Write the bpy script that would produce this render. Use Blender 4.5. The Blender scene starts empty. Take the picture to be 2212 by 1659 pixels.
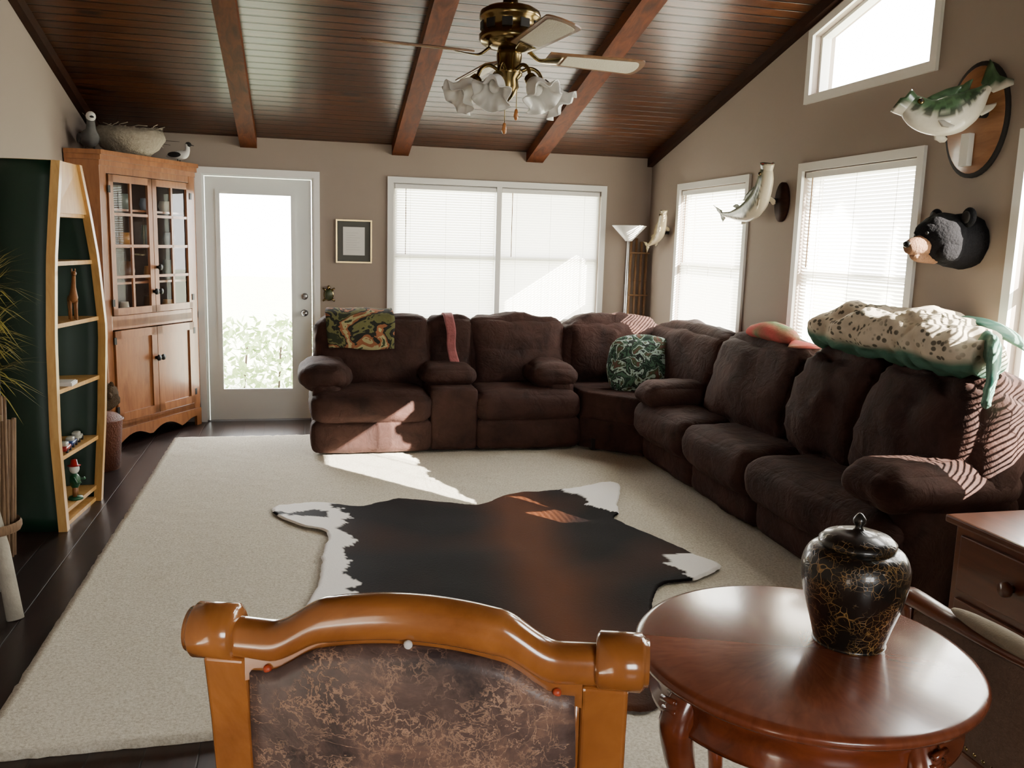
import bpy, bmesh, math, random
from mathutils import Vector, Matrix, noise
random.seed(4)
pi=math.pi
# ---------------------------------------------------------------- helpers
def srgb(r,g,b):
    f=lambda c:(c/255/12.92) if c/255<=.04045 else ((c/255+.055)/1.055)**2.4
    return (f(r),f(g),f(b),1)
def nt(name):
    m=bpy.data.materials.new(name);m.use_nodes=True
    t=m.node_tree;return m,t,t.nodes,t.links,t.nodes['Principled BSDF']
def mixc(t,fac,a,b,mode='MIX'):
    n=t.nodes.new('ShaderNodeMix');n.data_type='RGBA';n.blend_type=mode
    for s,v in ((n.inputs[0],fac),(n.inputs[6],a),(n.inputs[7],b)):
        if hasattr(v,'links'): t.links.new(v,s)
        else: s.default_value=v
    return n.outputs[2]
def mth(t,op,a,b=None,c=None):
    n=t.nodes.new('ShaderNodeMath');n.operation=op
    for i,v in enumerate((a,b,c)):
        if v is None: continue
        if hasattr(v,'links'): t.links.new(v,n.inputs[i])
        else: n.inputs[i].default_value=v
    return n.outputs[0]
def coord(t,scale=(1,1,1),rot=(0,0,0)):
    tc=t.nodes.new('ShaderNodeTexCoord');mp=t.nodes.new('ShaderNodeMapping')
    mp.inputs['Scale'].default_value=scale;mp.inputs['Rotation'].default_value=rot
    t.links.new(tc.outputs['Object'],mp.inputs[0]);return mp.outputs[0]
def noi(t,vec,scale,detail=3,dist=0.,rough=.5):
    n=t.nodes.new('ShaderNodeTexNoise');n.inputs['Scale'].default_value=scale
    n.inputs['Detail'].default_value=detail;n.inputs['Distortion'].default_value=dist
    n.inputs['Roughness'].default_value=rough
    t.links.new(vec,n.inputs['Vector']);return n.outputs['Fac']
def ramp(t,fac,stops):
    n=t.nodes.new('ShaderNodeValToRGB');e=n.color_ramp.elements
    while len(e)<len(stops): e.new(.5)
    for i,(p,c) in enumerate(stops):
        e[i].position=p;e[i].color=c if len(c)==4 else (*c,1)
    t.links.new(fac,n.inputs[0]);return n.outputs[0]
def bump(t,h,bs,strength=.3,dist=.01):
    n=t.nodes.new('ShaderNodeBump');n.inputs['Strength'].default_value=strength
    n.inputs['Distance'].default_value=dist
    t.links.new(h,n.inputs['Height']);t.links.new(n.outputs[0],bs.inputs['Normal'])
def plain(name,c,rough=.5,metal=0.,var=.15,vs=8.,bs=0.,bsc=60.,coat=0.,trans=0.,emit=None,sheen=0.,spec=.5):
    m,t,N,L,b=nt(name);v=coord(t)
    dark=(c[0]*(1-var),c[1]*(1-var),c[2]*(1-var),1)
    L.new(mixc(t,noi(t,v,vs),dark,c),b.inputs['Base Color'])
    b.inputs['Roughness'].default_value=rough;b.inputs['Metallic'].default_value=metal
    b.inputs['Coat Weight'].default_value=coat;b.inputs['Transmission Weight'].default_value=trans
    b.inputs['Sheen Weight'].default_value=sheen;b.inputs['Specular IOR Level'].default_value=spec
    if bs: bump(t,noi(t,v,bsc,5),b,bs)
    return m
def wood(name,c1,c2,stretch=(1,1,8),scale=3.,rough=.35,coat=.3,bs=.08,spec=.5):
    m,t,N,L,b=nt(name);v=coord(t,stretch)
    f=noi(t,v,scale,6,1.2,.6);f2=noi(t,v,scale*6,4)
    col=ramp(t,f,[(.3,c1),(.7,c2)])
    col=mixc(t,mth(t,'MULTIPLY',f2,.35),col,tuple(x*.45 for x in c1[:3])+(1,))
    L.new(col,b.inputs['Base Color']);b.inputs['Roughness'].default_value=rough;b.inputs['Specular IOR Level'].default_value=spec
    b.inputs['Coat Weight'].default_value=coat;b.inputs['Coat Roughness'].default_value=.12
    bump(t,f2,b,bs,.003);return m
def vcol(name,rough=.6,coat=0.,nsc=40.,namt=.25,bs=0.,spec=.5,spots=False):
    m,t,N,L,b=nt(name);a=N.new('ShaderNodeAttribute');a.attribute_name='Col'
    v=coord(t);f=noi(t,v,nsc,4);c=a.outputs['Color']
    if spots:
        vo=N.new('ShaderNodeTexVoronoi');vo.inputs['Scale'].default_value=30;L.new(v,vo.inputs['Vector'])
        k=ramp(t,vo.outputs['Distance'],[(.30,(1,1,1)),(.40,(0,0,0))])
        sp=N.new('ShaderNodeSeparateColor');L.new(c,sp.inputs[0])
        k=mth(t,'MULTIPLY',k,ramp(t,sp.outputs[0],[(.3,(0,0,0)),(.45,(1,1,1))]))
        k=mth(t,'MULTIPLY',k,ramp(t,noi(t,v,4,2),[(.35,(0,0,0)),(.48,(1,1,1))]))
        c=mixc(t,mth(t,'MULTIPLY',k,.85),c,(.05,.05,.035,1))
    L.new(mixc(t,mth(t,'MULTIPLY',f,namt),c,(0,0,0,1)),b.inputs['Base Color'])
    b.inputs['Roughness'].default_value=rough;b.inputs['Coat Weight'].default_value=coat;b.inputs['Specular IOR Level'].default_value=spec
    if bs: bump(t,f,b,bs)
    return m
COL=bpy.context.collection
def group(name,loc=(0,0,0)):
    e=bpy.data.objects.new(name,None);COL.objects.link(e);e.location=loc;e.empty_display_size=.1
    return e
def mk(name,verts,faces,mat,parent=None,smooth=True,M=None,colfn=None):
    me=bpy.data.meshes.new(name)
    if M is not None: verts=[M@Vector(v) for v in verts]
    me.from_pydata([tuple(v) for v in verts],[],faces);me.validate()
    bm=bmesh.new();bm.from_mesh(me);bmesh.ops.recalc_face_normals(bm,faces=bm.faces[:]);bm.to_mesh(me);bm.free()
    if mat: me.materials.append(mat)
    me.polygons.foreach_set('use_smooth',[smooth]*len(me.polygons))
    if colfn:
        ca=me.color_attributes.new('Col','FLOAT_COLOR','POINT')
        for i,v in enumerate(me.vertices): ca.data[i].color=colfn(v.co)
    o=bpy.data.objects.new(name,me);COL.objects.link(o)
    if parent:
        o.parent=parent;o.matrix_parent_inverse=Matrix.Translation(-Vector(parent.location))
    return o
def box(name,x0,x1,y0,y1,z0,z1,mat,parent=None,bev=0.,M=None):
    bm=bmesh.new();bmesh.ops.create_cube(bm,size=1)
    for v in bm.verts:
        v.co=Vector(((x0+x1)/2+v.co.x*(x1-x0),(y0+y1)/2+v.co.y*(y1-y0),(z0+z1)/2+v.co.z*(z1-z0)))
    if bev: bmesh.ops.bevel(bm,geom=bm.edges[:],offset=bev,segments=2,affect='EDGES',profile=.6)
    vs=[v.co.copy() for v in bm.verts];bm.verts.index_update();fs=[[v.index for v in f.verts] for f in bm.faces];bm.free()
    return mk(name,vs,fs,mat,parent,False,M)
def boxes(name,lst,mat,parent=None,M=None):
    V=[];Fc=[]
    for x0,x1,y0,y1,z0,z1 in lst:
        k=len(V);V+=[(x,y,z) for x in (x0,x1) for y in (y0,y1) for z in (z0,z1)]
        Fc+=[[k+i for i in f] for f in ((0,1,3,2),(4,6,7,5),(0,4,5,1),(2,3,7,6),(0,2,6,4),(1,5,7,3))]
    return mk(name,V,Fc,mat,parent,False,M)
def rboxg(c,s,r,bulge=.02,wr=0.,n=12,wsc=4.):
    hx,hy,hz=[a/2 for a in s];h=(hx,hy,hz);r=min(r,*h)
    T=[math.sin(pi/2*(-1+2*i/n)) for i in range(n+1)]
    V=[];idx={};F=[]
    def vert(q):
        k=tuple(round(a,5) for a in q)
        if k in idx: return idx[k]
        P=[q[i]*h[i] for i in range(3)];inn=[max(-(h[i]-r),min(h[i]-r,P[i])) for i in range(3)]
        d=Vector([P[i]-inn[i] for i in range(3)])
        if d.length>1e-9: P=Vector(inn)+d.normalized()*r
        else: P=Vector(P)
        b=Vector((0,0,0))
        for i in range(3):
            if abs(abs(q[i])-1)<1e-6:
                j,k2=[a for a in range(3) if a!=i];b[i]+=q[i]/abs(q[i])*bulge*(1-q[j]**2)*(1-q[k2]**2)
        idx[k]=len(V);V.append(P+b+Vector(c));return idx[k]
    for ax in range(3):
        for sgn in (-1,1):
            for i in range(n):
                for j in range(n):
                    qs=[]
                    for a,b2 in ((i,j),(i+1,j),(i+1,j+1),(i,j+1)):
                        q=[0,0,0];q[ax]=sgn;o2=[k for k in range(3) if k!=ax];q[o2[0]]=T[a];q[o2[1]]=T[b2];qs.append(vert(q))
                    F.append(qs)
    return V,F
def rbox(name,c,s,r,mat,parent=None,bulge=.02,wr=0.,rot=None,n=12,wsc=4.,colfn=None):
    V,F=rboxg((0,0,0),s,r,bulge,0,n)
    M=Matrix.Translation(c)
    if rot: M=M@rot
    V=[M@v for v in V]
    if wr:
        cc=Vector(c);V=[v+(v-cc).normalized()*wr*(noise.noise(v*wsc)+.55*noise.noise(v*wsc*2.7)+.3*(1-abs(noise.noise(v*wsc*3.3))*4)*.5) for v in V]
    return mk(name,V,F,mat,parent,True,None,colfn)
def tube(name,path,rad,mat,parent=None,seg=12,up=(0,0,1),cap=True,M=None,colfn=None,smooth=True,wr=0.,wsc=8.):
    P=[Vector(p) for p in path];up=Vector(up);V=[];F=[]
    if not isinstance(rad,(list,tuple)): rad=[rad]*len(P)
    ps=None
    for i,p in enumerate(P):
        t=(P[min(i+1,len(P)-1)]-P[max(i-1,0)]).normalized()
        if ps is None:
            s=t.cross(up)
            if s.length<.05: s=t.cross(Vector((1,0,0.1)))
        else: s=ps-t*ps.dot(t)
        s.normalize();ps=s;w=s.cross(t)
        a,b=rad[i] if isinstance(rad[i],(tuple,list)) else (rad[i],rad[i])
        for k in range(seg):
            th=2*pi*k/seg;q=p+s*math.cos(th)*a+w*math.sin(th)*b
            if wr: q=q+(q-p).normalized()*wr*(noise.noise(q*wsc)+.5*noise.noise(q*wsc*2.3))
            V.append(q)
    for i in range(len(P)-1):
        for k in range(seg):
            k2=(k+1)%seg;F.append([i*seg+k,i*seg+k2,(i+1)*seg+k2,(i+1)*seg+k])
    if cap:
        F.append(list(range(seg)));F.append([(len(P)-1)*seg+k for k in range(seg)])
    return mk(name,V,F,mat,parent,smooth,M,colfn)
def smoothpath(pts,n=6):
    P=[Vector(p) for p in pts];out=[]
    for i in range(len(P)-1):
        p0=P[max(i-1,0)];p1=P[i];p2=P[i+1];p3=P[min(i+2,len(P)-1)]
        for k in range(n):
            t=k/n;out.append(.5*((2*p1)+(p2-p0)*t+(2*p0-5*p1+4*p2-p3)*t*t+(3*p1-p0-3*p2+p3)*t**3))
    out.append(P[-1]);return out
def lerp_list(vals,n):
    out=[]
    for i in range(len(vals)-1):
        for k in range(n):
            t=k/n;a,b=vals[i],vals[i+1]
            if isinstance(a,tuple): out.append(tuple(a[j]*(1-t)+b[j]*t for j in range(2)))
            else: out.append(a*(1-t)+b*t)
    out.append(vals[-1]);return out
def lathe(name,prof,c,mat,parent=None,seg=32,ripple=None,M=None,smooth=True,colfn=None):
    V=[];F=[]
    for r,z in prof:
        for k in range(seg):
            th=2*pi*k/seg;rr=r;zz=z
            if ripple: rr,zz=ripple(r,z,th)
            V.append(Vector((rr*math.cos(th),rr*math.sin(th),zz)))
    for i in range(len(prof)-1):
        for k in range(seg):
            k2=(k+1)%seg;F.append([i*seg+k,i*seg+k2,(i+1)*seg+k2,(i+1)*seg+k])
    MM=Matrix.Translation(c)
    if M is not None: MM=MM@M
    return mk(name,V,F,mat,parent,smooth,MM,colfn)
def prism(name,poly,z0,z1,mat,parent=None,M=None,smooth=False):
    n=len(poly);V=[(x,y,z0) for x,y in poly]+[(x,y,z1) for x,y in poly]
    F=[list(range(n)),[n+i for i in range(n)]]+[[i,(i+1)%n,n+(i+1)%n,n+i] for i in range(n)]
    return mk(name,V,F,mat,parent,smooth,M)
def ell(name,c,r,mat,parent=None,rot=None,n=20,wr=0.,wsc=6.,colfn=None,M=None):
    V=[];F=[];m=n//2
    for i in range(m+1):
        ph=pi*i/m
        for k in range(n):
            th=2*pi*k/n;V.append(Vector((r[0]*math.sin(ph)*math.cos(th),r[1]*math.sin(ph)*math.sin(th),r[2]*math.cos(ph))))
    for i in range(m):
        for k in range(n):
            k2=(k+1)%n;F.append([i*n+k,i*n+k2,(i+1)*n+k2,(i+1)*n+k])
    MM=Matrix.Translation(c)
    if rot: MM=MM@rot
    V=[MM@v for v in V]
    if wr:
        cc=Vector(c);V=[v+(v-cc).normalized()*wr*noise.noise(v*wsc) for v in V]
    return mk(name,V,F,mat,parent,True,M,colfn)
RZ=lambda a:Matrix.Rotation(math.radians(a),4,'Z')
RX=lambda a:Matrix.Rotation(math.radians(a),4,'X')
RY=lambda a:Matrix.Rotation(math.radians(a),4,'Y')
# ---------------------------------------------------------------- materials
m_wall=plain('wall_paint',srgb(150,136,125),.75,var=.06,vs=1.5,bs=.05,bsc=220,spec=.3)
m_trim=plain('white_trim',srgb(238,237,232),.4,var=.04)
m_door=plain('white_door',srgb(236,240,235),.4,var=.04)
def sofamat():
    m,t,N,L,b=nt('brown_microfiber');v=coord(t);f=noi(t,v,6,4,.6,.6)
    L.new(ramp(t,f,[(.3,srgb(38,24,21)),(.7,srgb(64,41,35))]),b.inputs['Base Color']);b.inputs['Roughness'].default_value=.85
    b.inputs['Specular IOR Level'].default_value=.2;b.inputs['Sheen Weight'].default_value=.07;b.inputs['Sheen Tint'].default_value=srgb(140,100,85)
    h=mth(t,'ADD',noi(t,v,9,4,1.,.6),mth(t,'MULTIPLY',noi(t,v,60,3),.12));bump(t,h,b,.45,.03);return m
m_sofa=sofamat()
m_sofad=plain('sofa_base_dark',srgb(36,25,23),.9,var=.3)
m_brass=plain('antique_brass',srgb(140,120,78),.22,1.,var=.3)
m_black=plain('black_metal',srgb(20,20,20),.4,.5)
m_chrome=plain('brushed_metal',srgb(180,180,182),.3,1.)
m_pine=wood('pine_wood',srgb(196,146,78),srgb(222,178,108),(6,6,1),3,.45,.1)
m_cab=wood('cabinet_oak',srgb(130,78,42),srgb(170,110,64),(5,5,1),3,.35,.3)
m_beam=wood('beam_wood',srgb(62,30,14),srgb(108,56,26),(8,1,8),2,.6,.0,.08,.1)
m_beamd=wood('beam_dark',srgb(34,18,12),srgb(56,32,20),(8,1,8),2,.6,.0,.08,.1)
m_chair=wood('varnished_honey_wood',srgb(132,76,34),srgb(186,118,60),(2,2,2),2,.17,.8,.02)
m_cherry=wood('cherry_wood',srgb(100,46,26),srgb(138,68,38),(1,6,6),2,.2,.6,.02)
m_chest=wood('chest_wood',srgb(80,40,23),srgb(112,62,36),(6,1,6),2,.3,.4)
m_green=plain('dark_green_paint',srgb(12,46,30),.5,var=.2)
m_glassw=plain('frosted_glass_white',(.92,.9,.86,1),.25,var=.05,trans=.3)
m_birch=plain('birch_bark',srgb(190,182,166),.8,var=.45,vs=14,bs=.3)
m_reed=wood('reed',srgb(96,72,50),srgb(140,110,80),(20,20,2),4,.8,0)
m_wick=plain('wicker',srgb(110,58,36),.6,var=.5,vs=60,bs=.8,bsc=90)
m_fur=plain('brown_fur',srgb(86,70,52),.95,var=.6,vs=40,bs=1.,bsc=120,spec=.1)
m_nest=plain('pale_nest',srgb(176,164,144),.95,var=.55,vs=40,bs=1.,bsc=60)
m_twig=plain('twig',srgb(60,46,36),.9)
m_grass=plain('needle_green',srgb(150,140,56),.7,var=.5)
m_bear=plain('bear_fur',srgb(22,21,24),.95,var=.5,vs=40,bs=.6,bsc=90,spec=.15)
m_bearm=plain('bear_muzzle',srgb(140,104,80),.85,var=.3,vs=30,bs=.6,bsc=110,spec=.2)
m_white=plain('white_card',srgb(228,226,220),.6,var=.04)
m_dark=plain('dark_interior',srgb(30,26,24),.8)
m_taupe=plain('taupe_fabric',srgb(140,126,102),.9,var=.25,vs=60,bs=.3,bsc=200)
def thin_glass():
    m,t,N,L,b=nt('window_glass');N.remove(b)
    o=N['Material Output'];tr=N.new('ShaderNodeBsdfTransparent');g=N.new('ShaderNodeBsdfGlossy');g.inputs['Roughness'].default_value=.02
    x=N.new('ShaderNodeMixShader');lw=N.new('ShaderNodeLayerWeight');lw.inputs[0].default_value=.3
    f=mth(t,'ADD',mth(t,'MULTIPLY',mth(t,'POWER',lw.outputs['Facing'],3.),.5),.05)
    L.new(f,x.inputs[0]);L.new(tr.outputs[0],x.inputs[1]);L.new(g.outputs[0],x.inputs[2]);L.new(x.outputs[0],o.inputs[0]);return m
m_glass=thin_glass()
def blindmat():
    m,t,N,L,b=nt('blind_vinyl');o=N['Material Output'];tl=N.new('ShaderNodeBsdfTranslucent');tl.inputs[0].default_value=(.9,.88,.84,1)
    v=coord(t);L.new(mixc(t,noi(t,v,6),(.86,.84,.8,1),(.9,.89,.86,1)),b.inputs['Base Color']);b.inputs['Roughness'].default_value=.45
    x=N.new('ShaderNodeMixShader');x.inputs[0].default_value=.5
    L.new(b.outputs[0],x.inputs[1]);L.new(tl.outputs[0],x.inputs[2]);L.new(x.outputs[0],o.inputs[0]);return m
m_blind=blindmat()
def planks(name,axis,w,c1,c2,rough,groove,coat,knots=True,bumps=.5,spec=.5):
    m,t,N,L,b=nt(name);tc=N.new('ShaderNodeTexCoord');sp=N.new('ShaderNodeSeparateXYZ');L.new(tc.outputs['Object'],sp.inputs[0])
    a=sp.outputs[axis];q=mth(t,'DIVIDE',a,w);fl=mth(t,'FLOOR',q);fr=mth(t,'FRACT',q)
    wn=N.new('ShaderNodeTexWhiteNoise');wn.noise_dimensions='1D';L.new(fl,wn.inputs['W'])
    st=(1.2,10,1) if axis==1 else (10,1.2,1)
    mp=N.new('ShaderNodeMapping');mp.inputs['Scale'].default_value=st;L.new(tc.outputs['Object'],mp.inputs[0])
    cb=N.new('ShaderNodeCombineXYZ');L.new(mth(t,'MULTIPLY',wn.outputs[0],30.),cb.inputs[0 if axis==1 else 1])
    va=N.new('ShaderNodeVectorMath');L.new(mp.outputs[0],va.inputs[0]);L.new(cb.outputs[0],va.inputs[1])
    f=noi(t,va.outputs[0],3,6,1.5,.6)
    col=ramp(t,f,[(.3,c1),(.7,c2)])
    col=mixc(t,mth(t,'MULTIPLY',wn.outputs[0],.6),col,tuple(x*.5 for x in c1[:3])+(1,))
    if knots:
        vo=N.new('ShaderNodeTexVoronoi');vo.inputs['Scale'].default_value=1.
        m2=N.new('ShaderNodeMapping');m2.inputs['Scale'].default_value=(2.2,7,1) if axis==1 else (7,2.2,1);L.new(tc.outputs['Object'],m2.inputs[0]);L.new(m2.outputs[0],vo.inputs['Vector'])
        k=ramp(t,vo.outputs['Distance'],[(.10,(1,1,1)),(.2,(0,0,0))])
        col=mixc(t,k,col,tuple(x*.15 for x in c1[:3])+(1,))
    g=mth(t,'ABSOLUTE',mth(t,'SUBTRACT',fr,.5));gm=ramp(t,g,[(.5-groove,(0,0,0)),(.5-groove*.4,(1,1,1))])
    col=mixc(t,gm,col,tuple(x*.12 for x in c1[:3])+(1,))
    L.new(col,b.inputs['Base Color']);b.inputs['Roughness'].default_value=rough;b.inputs['Coat Weight'].default_value=coat;b.inputs['Coat Roughness'].default_value=.2
    b.inputs['Specular IOR Level'].default_value=spec
    h=mth(t,'SUBTRACT',1.,gm);h2=mth(t,'ADD',h,mth(t,'MULTIPLY',f,.15));bump(t,h2,b,bumps,.008);return m
m_ceil=planks('ceiling_knotty_pine',1,.085,srgb(44,23,12),srgb(94,52,26),.3,.09,.1,True,.6,.35)
m_floor=planks('espresso_floor_planks',0,.16,srgb(30,19,16),srgb(48,30,25),.35,.02,.1,False,.3,.35)
# ---------------------------------------------------------------- camera
cd=bpy.data.cameras.new('camera');cam=bpy.data.objects.new('camera',cd);COL.objects.link(cam)
R=Vector((.97286,-.22976,.02849));F_=Vector((.2313,.9599,-.1584)).normalized()
R=(R-F_*R.dot(F_)).normalized();U=R.cross(F_)
mw=Matrix.Identity(4)
for i in range(3): mw[i][0]=R[i];mw[i][1]=U[i];mw[i][2]=-F_[i]
mw[2][3]=1.55
cam.matrix_world=mw;cd.lens=1889/2212*36;cd.sensor_width=36;cd.clip_start=.05
bpy.context.scene.camera=cam
# ---------------------------------------------------------------- room
XL,XR,YB,YF=-1.57,3.077,7.6,-3.2;RID=2.2;T=.14
def zc(y): return 2.34+.265*(7.6-max(y,RID))-.265*max(0,RID-y)
def wallcols(name,axis,p0,p1,ubreaks,holes,top,mat):
    us=sorted(set(ubreaks+[h[0] for h in holes]+[h[1] for h in holes]));V=[];F=[]
    for a,b in zip(us[:-1],us[1:]):
        mid=(a+b)/2;segs=[];cur=(0.,0.)
        hs=sorted([h for h in holes if h[0]<mid<h[1]],key=lambda h:h[2])
        for h in hs:
            ht=h[3] if callable(h[3]) else (lambda u,z=h[3]:z)
            segs.append((cur,(h[2],h[2])));cur=(ht(a),ht(b))
        segs.append((cur,(top(a),top(b))))
        for (za,zb),(zc_,zd) in segs:
            if zc_-za<.001 and zd-zb<.001: continue
            k=len(V)
            for u,z in ((a,za),(b,zb),(b,zd),(a,zc_)):
                for p in (p0,p1): V.append((u,p,z) if axis=='x' else (p,u,z))
            F+=[[k+i for i in f] for f in ((0,2,4,6),(1,7,5,3),(0,1,3,2),(2,3,5,4),(4,5,7,6),(6,7,1,0))]
    return mk(name,V,F,mat,None,False)
upz=lambda y:2.90+.265*(5.12-y)
H_back=[(-.79,.09,0.,2.04),(.75,2.60,.86,2.03)]
H_right=[(5.80,6.93,.86,2.03),(4.0,5.07,.86,2.05),(3.98,5.07,2.51,lambda y:upz(y)-.05),(2.15,3.29,.86,2.06),(2.15,3.29,2.51,lambda y:3.15)]
wallcols('wall_back','x',YB,YB+T,[XL-T,XR+T],H_back,lambda u:2.5,m_wall)
wallcols('wall_right','y',XR,XR+T,[YF,RID,YB],H_right,lambda u:zc(u)+.1,m_wall)
wallcols('wall_left','y',XL-T,XL,[YF,RID,YB],[],lambda u:zc(u)+.1,m_wall)
wallcols('wall_front','x',YF-T,YF,[XL-T,XR+T],[(0.,1.6,.95,2.1)],lambda u:2.45,m_wall)  # opening behind the camera, added to let in fill light
box('floor',XL-T,XR+T,YF-T,YB+T,-.1,0,m_floor)
V=[];
for y in (YB+.5,RID,YF-.3):
    z=2.34+.265*(7.6-y) if y>=RID else zc(y)
    for x in (XL-.4,XR+.15):
        V+= [(x,y,z),(x,y,z+.15)]
Fc=[[0,2,6,4],[4,6,10,8],[1,5,7,3],[5,9,11,7],[0,4,5,1],[4,8,9,5],[2,3,7,6],[6,7,11,10],[0,1,3,2],[8,10,11,9]]
mk('ceiling',V,Fc,m_ceil,None,False)
def beam(name,x0,x1,d,mat):
    V=[]
    for y in (YB-.002,RID,YF+.002):
        z=zc(y)
        for x in (x0,x1): V+=[(x,y,z-d),(x,y,z+.01)]
    mk(name,V,Fc,mat,None,False)
beam('beam_1',-.485,-.355,.085,m_beam);beam('beam_2',.735,.875,.085,m_beam);beam('beam_3',1.90,2.05,.085,m_beam)
beam('trim_1',XR-.05,XR-.001,.075,m_beamd);beam('trim_2',XL+.001,XL+.05,.075,m_beamd)
box('baseboard_back',.15,XR-.001,YB-.015,YB-.001,0,.1,m_trim)
box('baseboard_left',XL+.001,XL+.015,YF+.01,6.55,0,.1,m_trim)
box('baseboard_right',XR-.015,XR-.001,YF+.01,YB-.02,0,.1,m_trim)
def frame(name,axis,p,u0,u1,z0,z1,parent,w,d0,d1,mat,mull=()):
    L=[]
    def add(a,b,c,d): L.append((a,b,p+d0,p+d1,c,d) if axis=='x' else (p+d0,p+d1,a,b,c,d))
    add(u0,u0+w,z0,z1);add(u1-w,u1,z0,z1);add(u0+w,u1-w,z1-w,z1);add(u0+w,u1-w,z0,z0+w)
    for k,m in mull:
        if k=='v': add(m-w/2,m+w/2,z0+w,z1-w)
        else: add(u0+w,u1-w,m-w/2,m+w/2)
    return boxes(name,L,mat,parent)
def slats(name,axis,p,u0,u1,z0,z1,parent,tilt=55,depth=.025,sp=.0215):
    V=[];F=[];z=z0;a=math.radians(tilt)
    while z<z1:
        k=len(V)
        for j,s in enumerate((-1,0,1)):
            dd=s*depth/2*math.cos(a);dz=s*depth/2*math.sin(a)+(.002 if s==0 else 0)
            for u in (u0,u1):
                V.append((u,p+dd,z+dz) if axis=='x' else (p+dd,u,z+dz))
        F+=[[k,k+1,k+3,k+2],[k+2,k+3,k+5,k+4]];z+=sp
    o=mk(name,V,F,m_blind,parent,True)
    hz=(p-.02,p+.02)
    boxes(name+'_rails',[((u0,u1)+hz+(z1,z1+.035)) if axis=='x' else (hz+(u0,u1)+(z1,z1+.035)),
        ((u0,u1)+(p-.012,p+.012)+(z0-.03,z0-.012)) if axis=='x' else ((p-.012,p+.012)+(u0,u1)+(z0-.03,z0-.012))],m_trim,parent)
    L=[]
    for f in (.15,.5,.85):
        u=u0+(u1-u0)*f;L.append((u-.001,u+.001,p-.013,p-.011,z0,z1) if axis=='x' else (p-.013,p-.011,u-.001,u+.001,z0,z1))
    boxes(name+'_cords',L,m_trim,parent)
    u=u0+.09 if axis=='x' else u1-.09
    w_=(u-.003,u+.003,p-.03,p-.024,z1-.55,z1) if axis=='x' else (p-.03,p-.024,u-.003,u+.003,z1-.55,z1)
    boxes(name+'_wand',[w_],m_reed,parent);return o
def glasspane(axis,p,u0,u1,z0,z1,parent,name='glass'):
    V=[(u0,p,z0),(u1,p,z0),(u1,p,z1),(u0,p,z1)] if axis=='x' else [(p,u0,z0),(p,u1,z0),(p,u1,z1),(p,u0,z1)]
    mk(name,V,[[0,1,2,3]],m_glass,parent,False)
w=group('window_1',(1.675,YB,1.45))
frame('casing','x',YB,.70,2.65,.81,2.08,w,.05,-.02,-.001,m_trim)
frame('sash','x',YB,.75,2.60,.86,2.03,w,.035,.03,.09,m_trim,[('v',1.66),('h',1.42)])
box('mullion',1.645,1.69,YB-.015,YB+.09,.86,2.03,m_trim,w)
glasspane('x',YB+.07,.75,2.6,.86,2.03,w)
slats('blind_a','x',YB+.012,.765,1.64,.90,1.985,w,52);slats('blind_b','x',YB+.012,1.695,2.585,.90,1.985,w,62)
def rwin(nm,y0,y1,z1,gap=0,tilt=60):
    w=group(nm,(XR,(y0+y1)/2,1.45))
    frame('casing','y',XR,y0-.05,y1+.05,.81,z1+.05,w,.05,-.02,-.001,m_trim)
    frame('sash','y',XR,y0,y1,.86,z1,w,.035,.05,.11,m_trim,[('h',1.42)])
    glasspane('y',XR+.09,y0,y1,.86,z1,w)
    slats('blind','y',XR+.02,y0+.015,y1-.015-gap,.90,z1-.045,w,tilt)
rwin('window_2',5.80,6.93,2.03,0,50);rwin('window_3',4.0,5.07,2.05,0,-35);rwin('window_4',2.15,3.29,2.06,.2,50)
def trap(nm,y0,y1,z0,tf,glassx=.09):
    w=group(nm,(XR,(y0+y1)/2,2.8));o=.05
    def ring(n,a0,a1,b0,tfo,wd,d0,d1):
        O=[(a0,b0),(a1,b0),(a1,tfo(a1)),(a0,tfo(a0))]
        I=[(a0+wd,b0+wd),(a1-wd,b0+wd),(a1-wd,tfo(a1-wd)-wd),(a0+wd,tfo(a0+wd)-wd)]
        V=[];F=[]
        for p in (XR+d0,XR+d1):
            V+=[(p,u,z) for u,z in O]+[(p,u,z) for u,z in I]
        for k in range(4):
            k2=(k+1)%4
            F+=[[k,k2,4+k2,4+k],[8+k,12+k,12+k2,8+k2],[k,8+k,8+k2,k2],[4+k,4+k2,12+k2,12+k]]
        mk(n,V,F,m_trim,w,False)
    ring('casing',y0-o,y1+o,z0-o,lambda y:tf(y)+o,.05,-.02,-.001);ring('sash',y0,y1,z0,tf,.02,.04,.1)
    mk('glass',[(XR+glassx,y0,z0),(XR+glassx,y1,z0),(XR+glassx,y1,tf(y1)),(XR+glassx,y0,tf(y0))],[[0,1,2,3]],m_glass,w,False)
trap('window_5',3.98,5.07,2.51,lambda y:upz(y)-.05)
trap('window_6',2.15,3.29,2.51,lambda y:3.15)
w=group('fill_window',(.8,YF,1.5));frame('casing','x',YF,-.05,1.65,.9,2.15,w,.05,.001,.02,m_trim);frame('sash','x',YF,0.,1.6,.95,2.1,w,.035,-.1,-.04,m_trim,[('v',.8)])  # unseen window added behind the camera for fill light
d=group('door_1',(-.35,YB,1.0))
boxes('casing',[(-.84,-.79,YB-.02,YB-.001,0,2.09),(.09,.14,YB-.02,YB-.001,0,2.09),(-.79,.09,YB-.02,YB-.001,2.04,2.09)],m_trim,d)
boxes('jamb',[(-.79,-.775,YB,YB+.13,0,2.04),(.075,.09,YB,YB+.13,0,2.04),(-.775,.075,YB,YB+.13,2.025,2.04)],m_door,d)
boxes('slab',[(-.77,-.66,YB+.02,YB+.06,.01,2.02),(-.09,.07,YB+.02,YB+.06,.01,2.02),(-.66,-.09,YB+.02,YB+.06,1.89,2.02),(-.66,-.09,YB+.02,YB+.06,.01,.27)],m_door,d)
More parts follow.
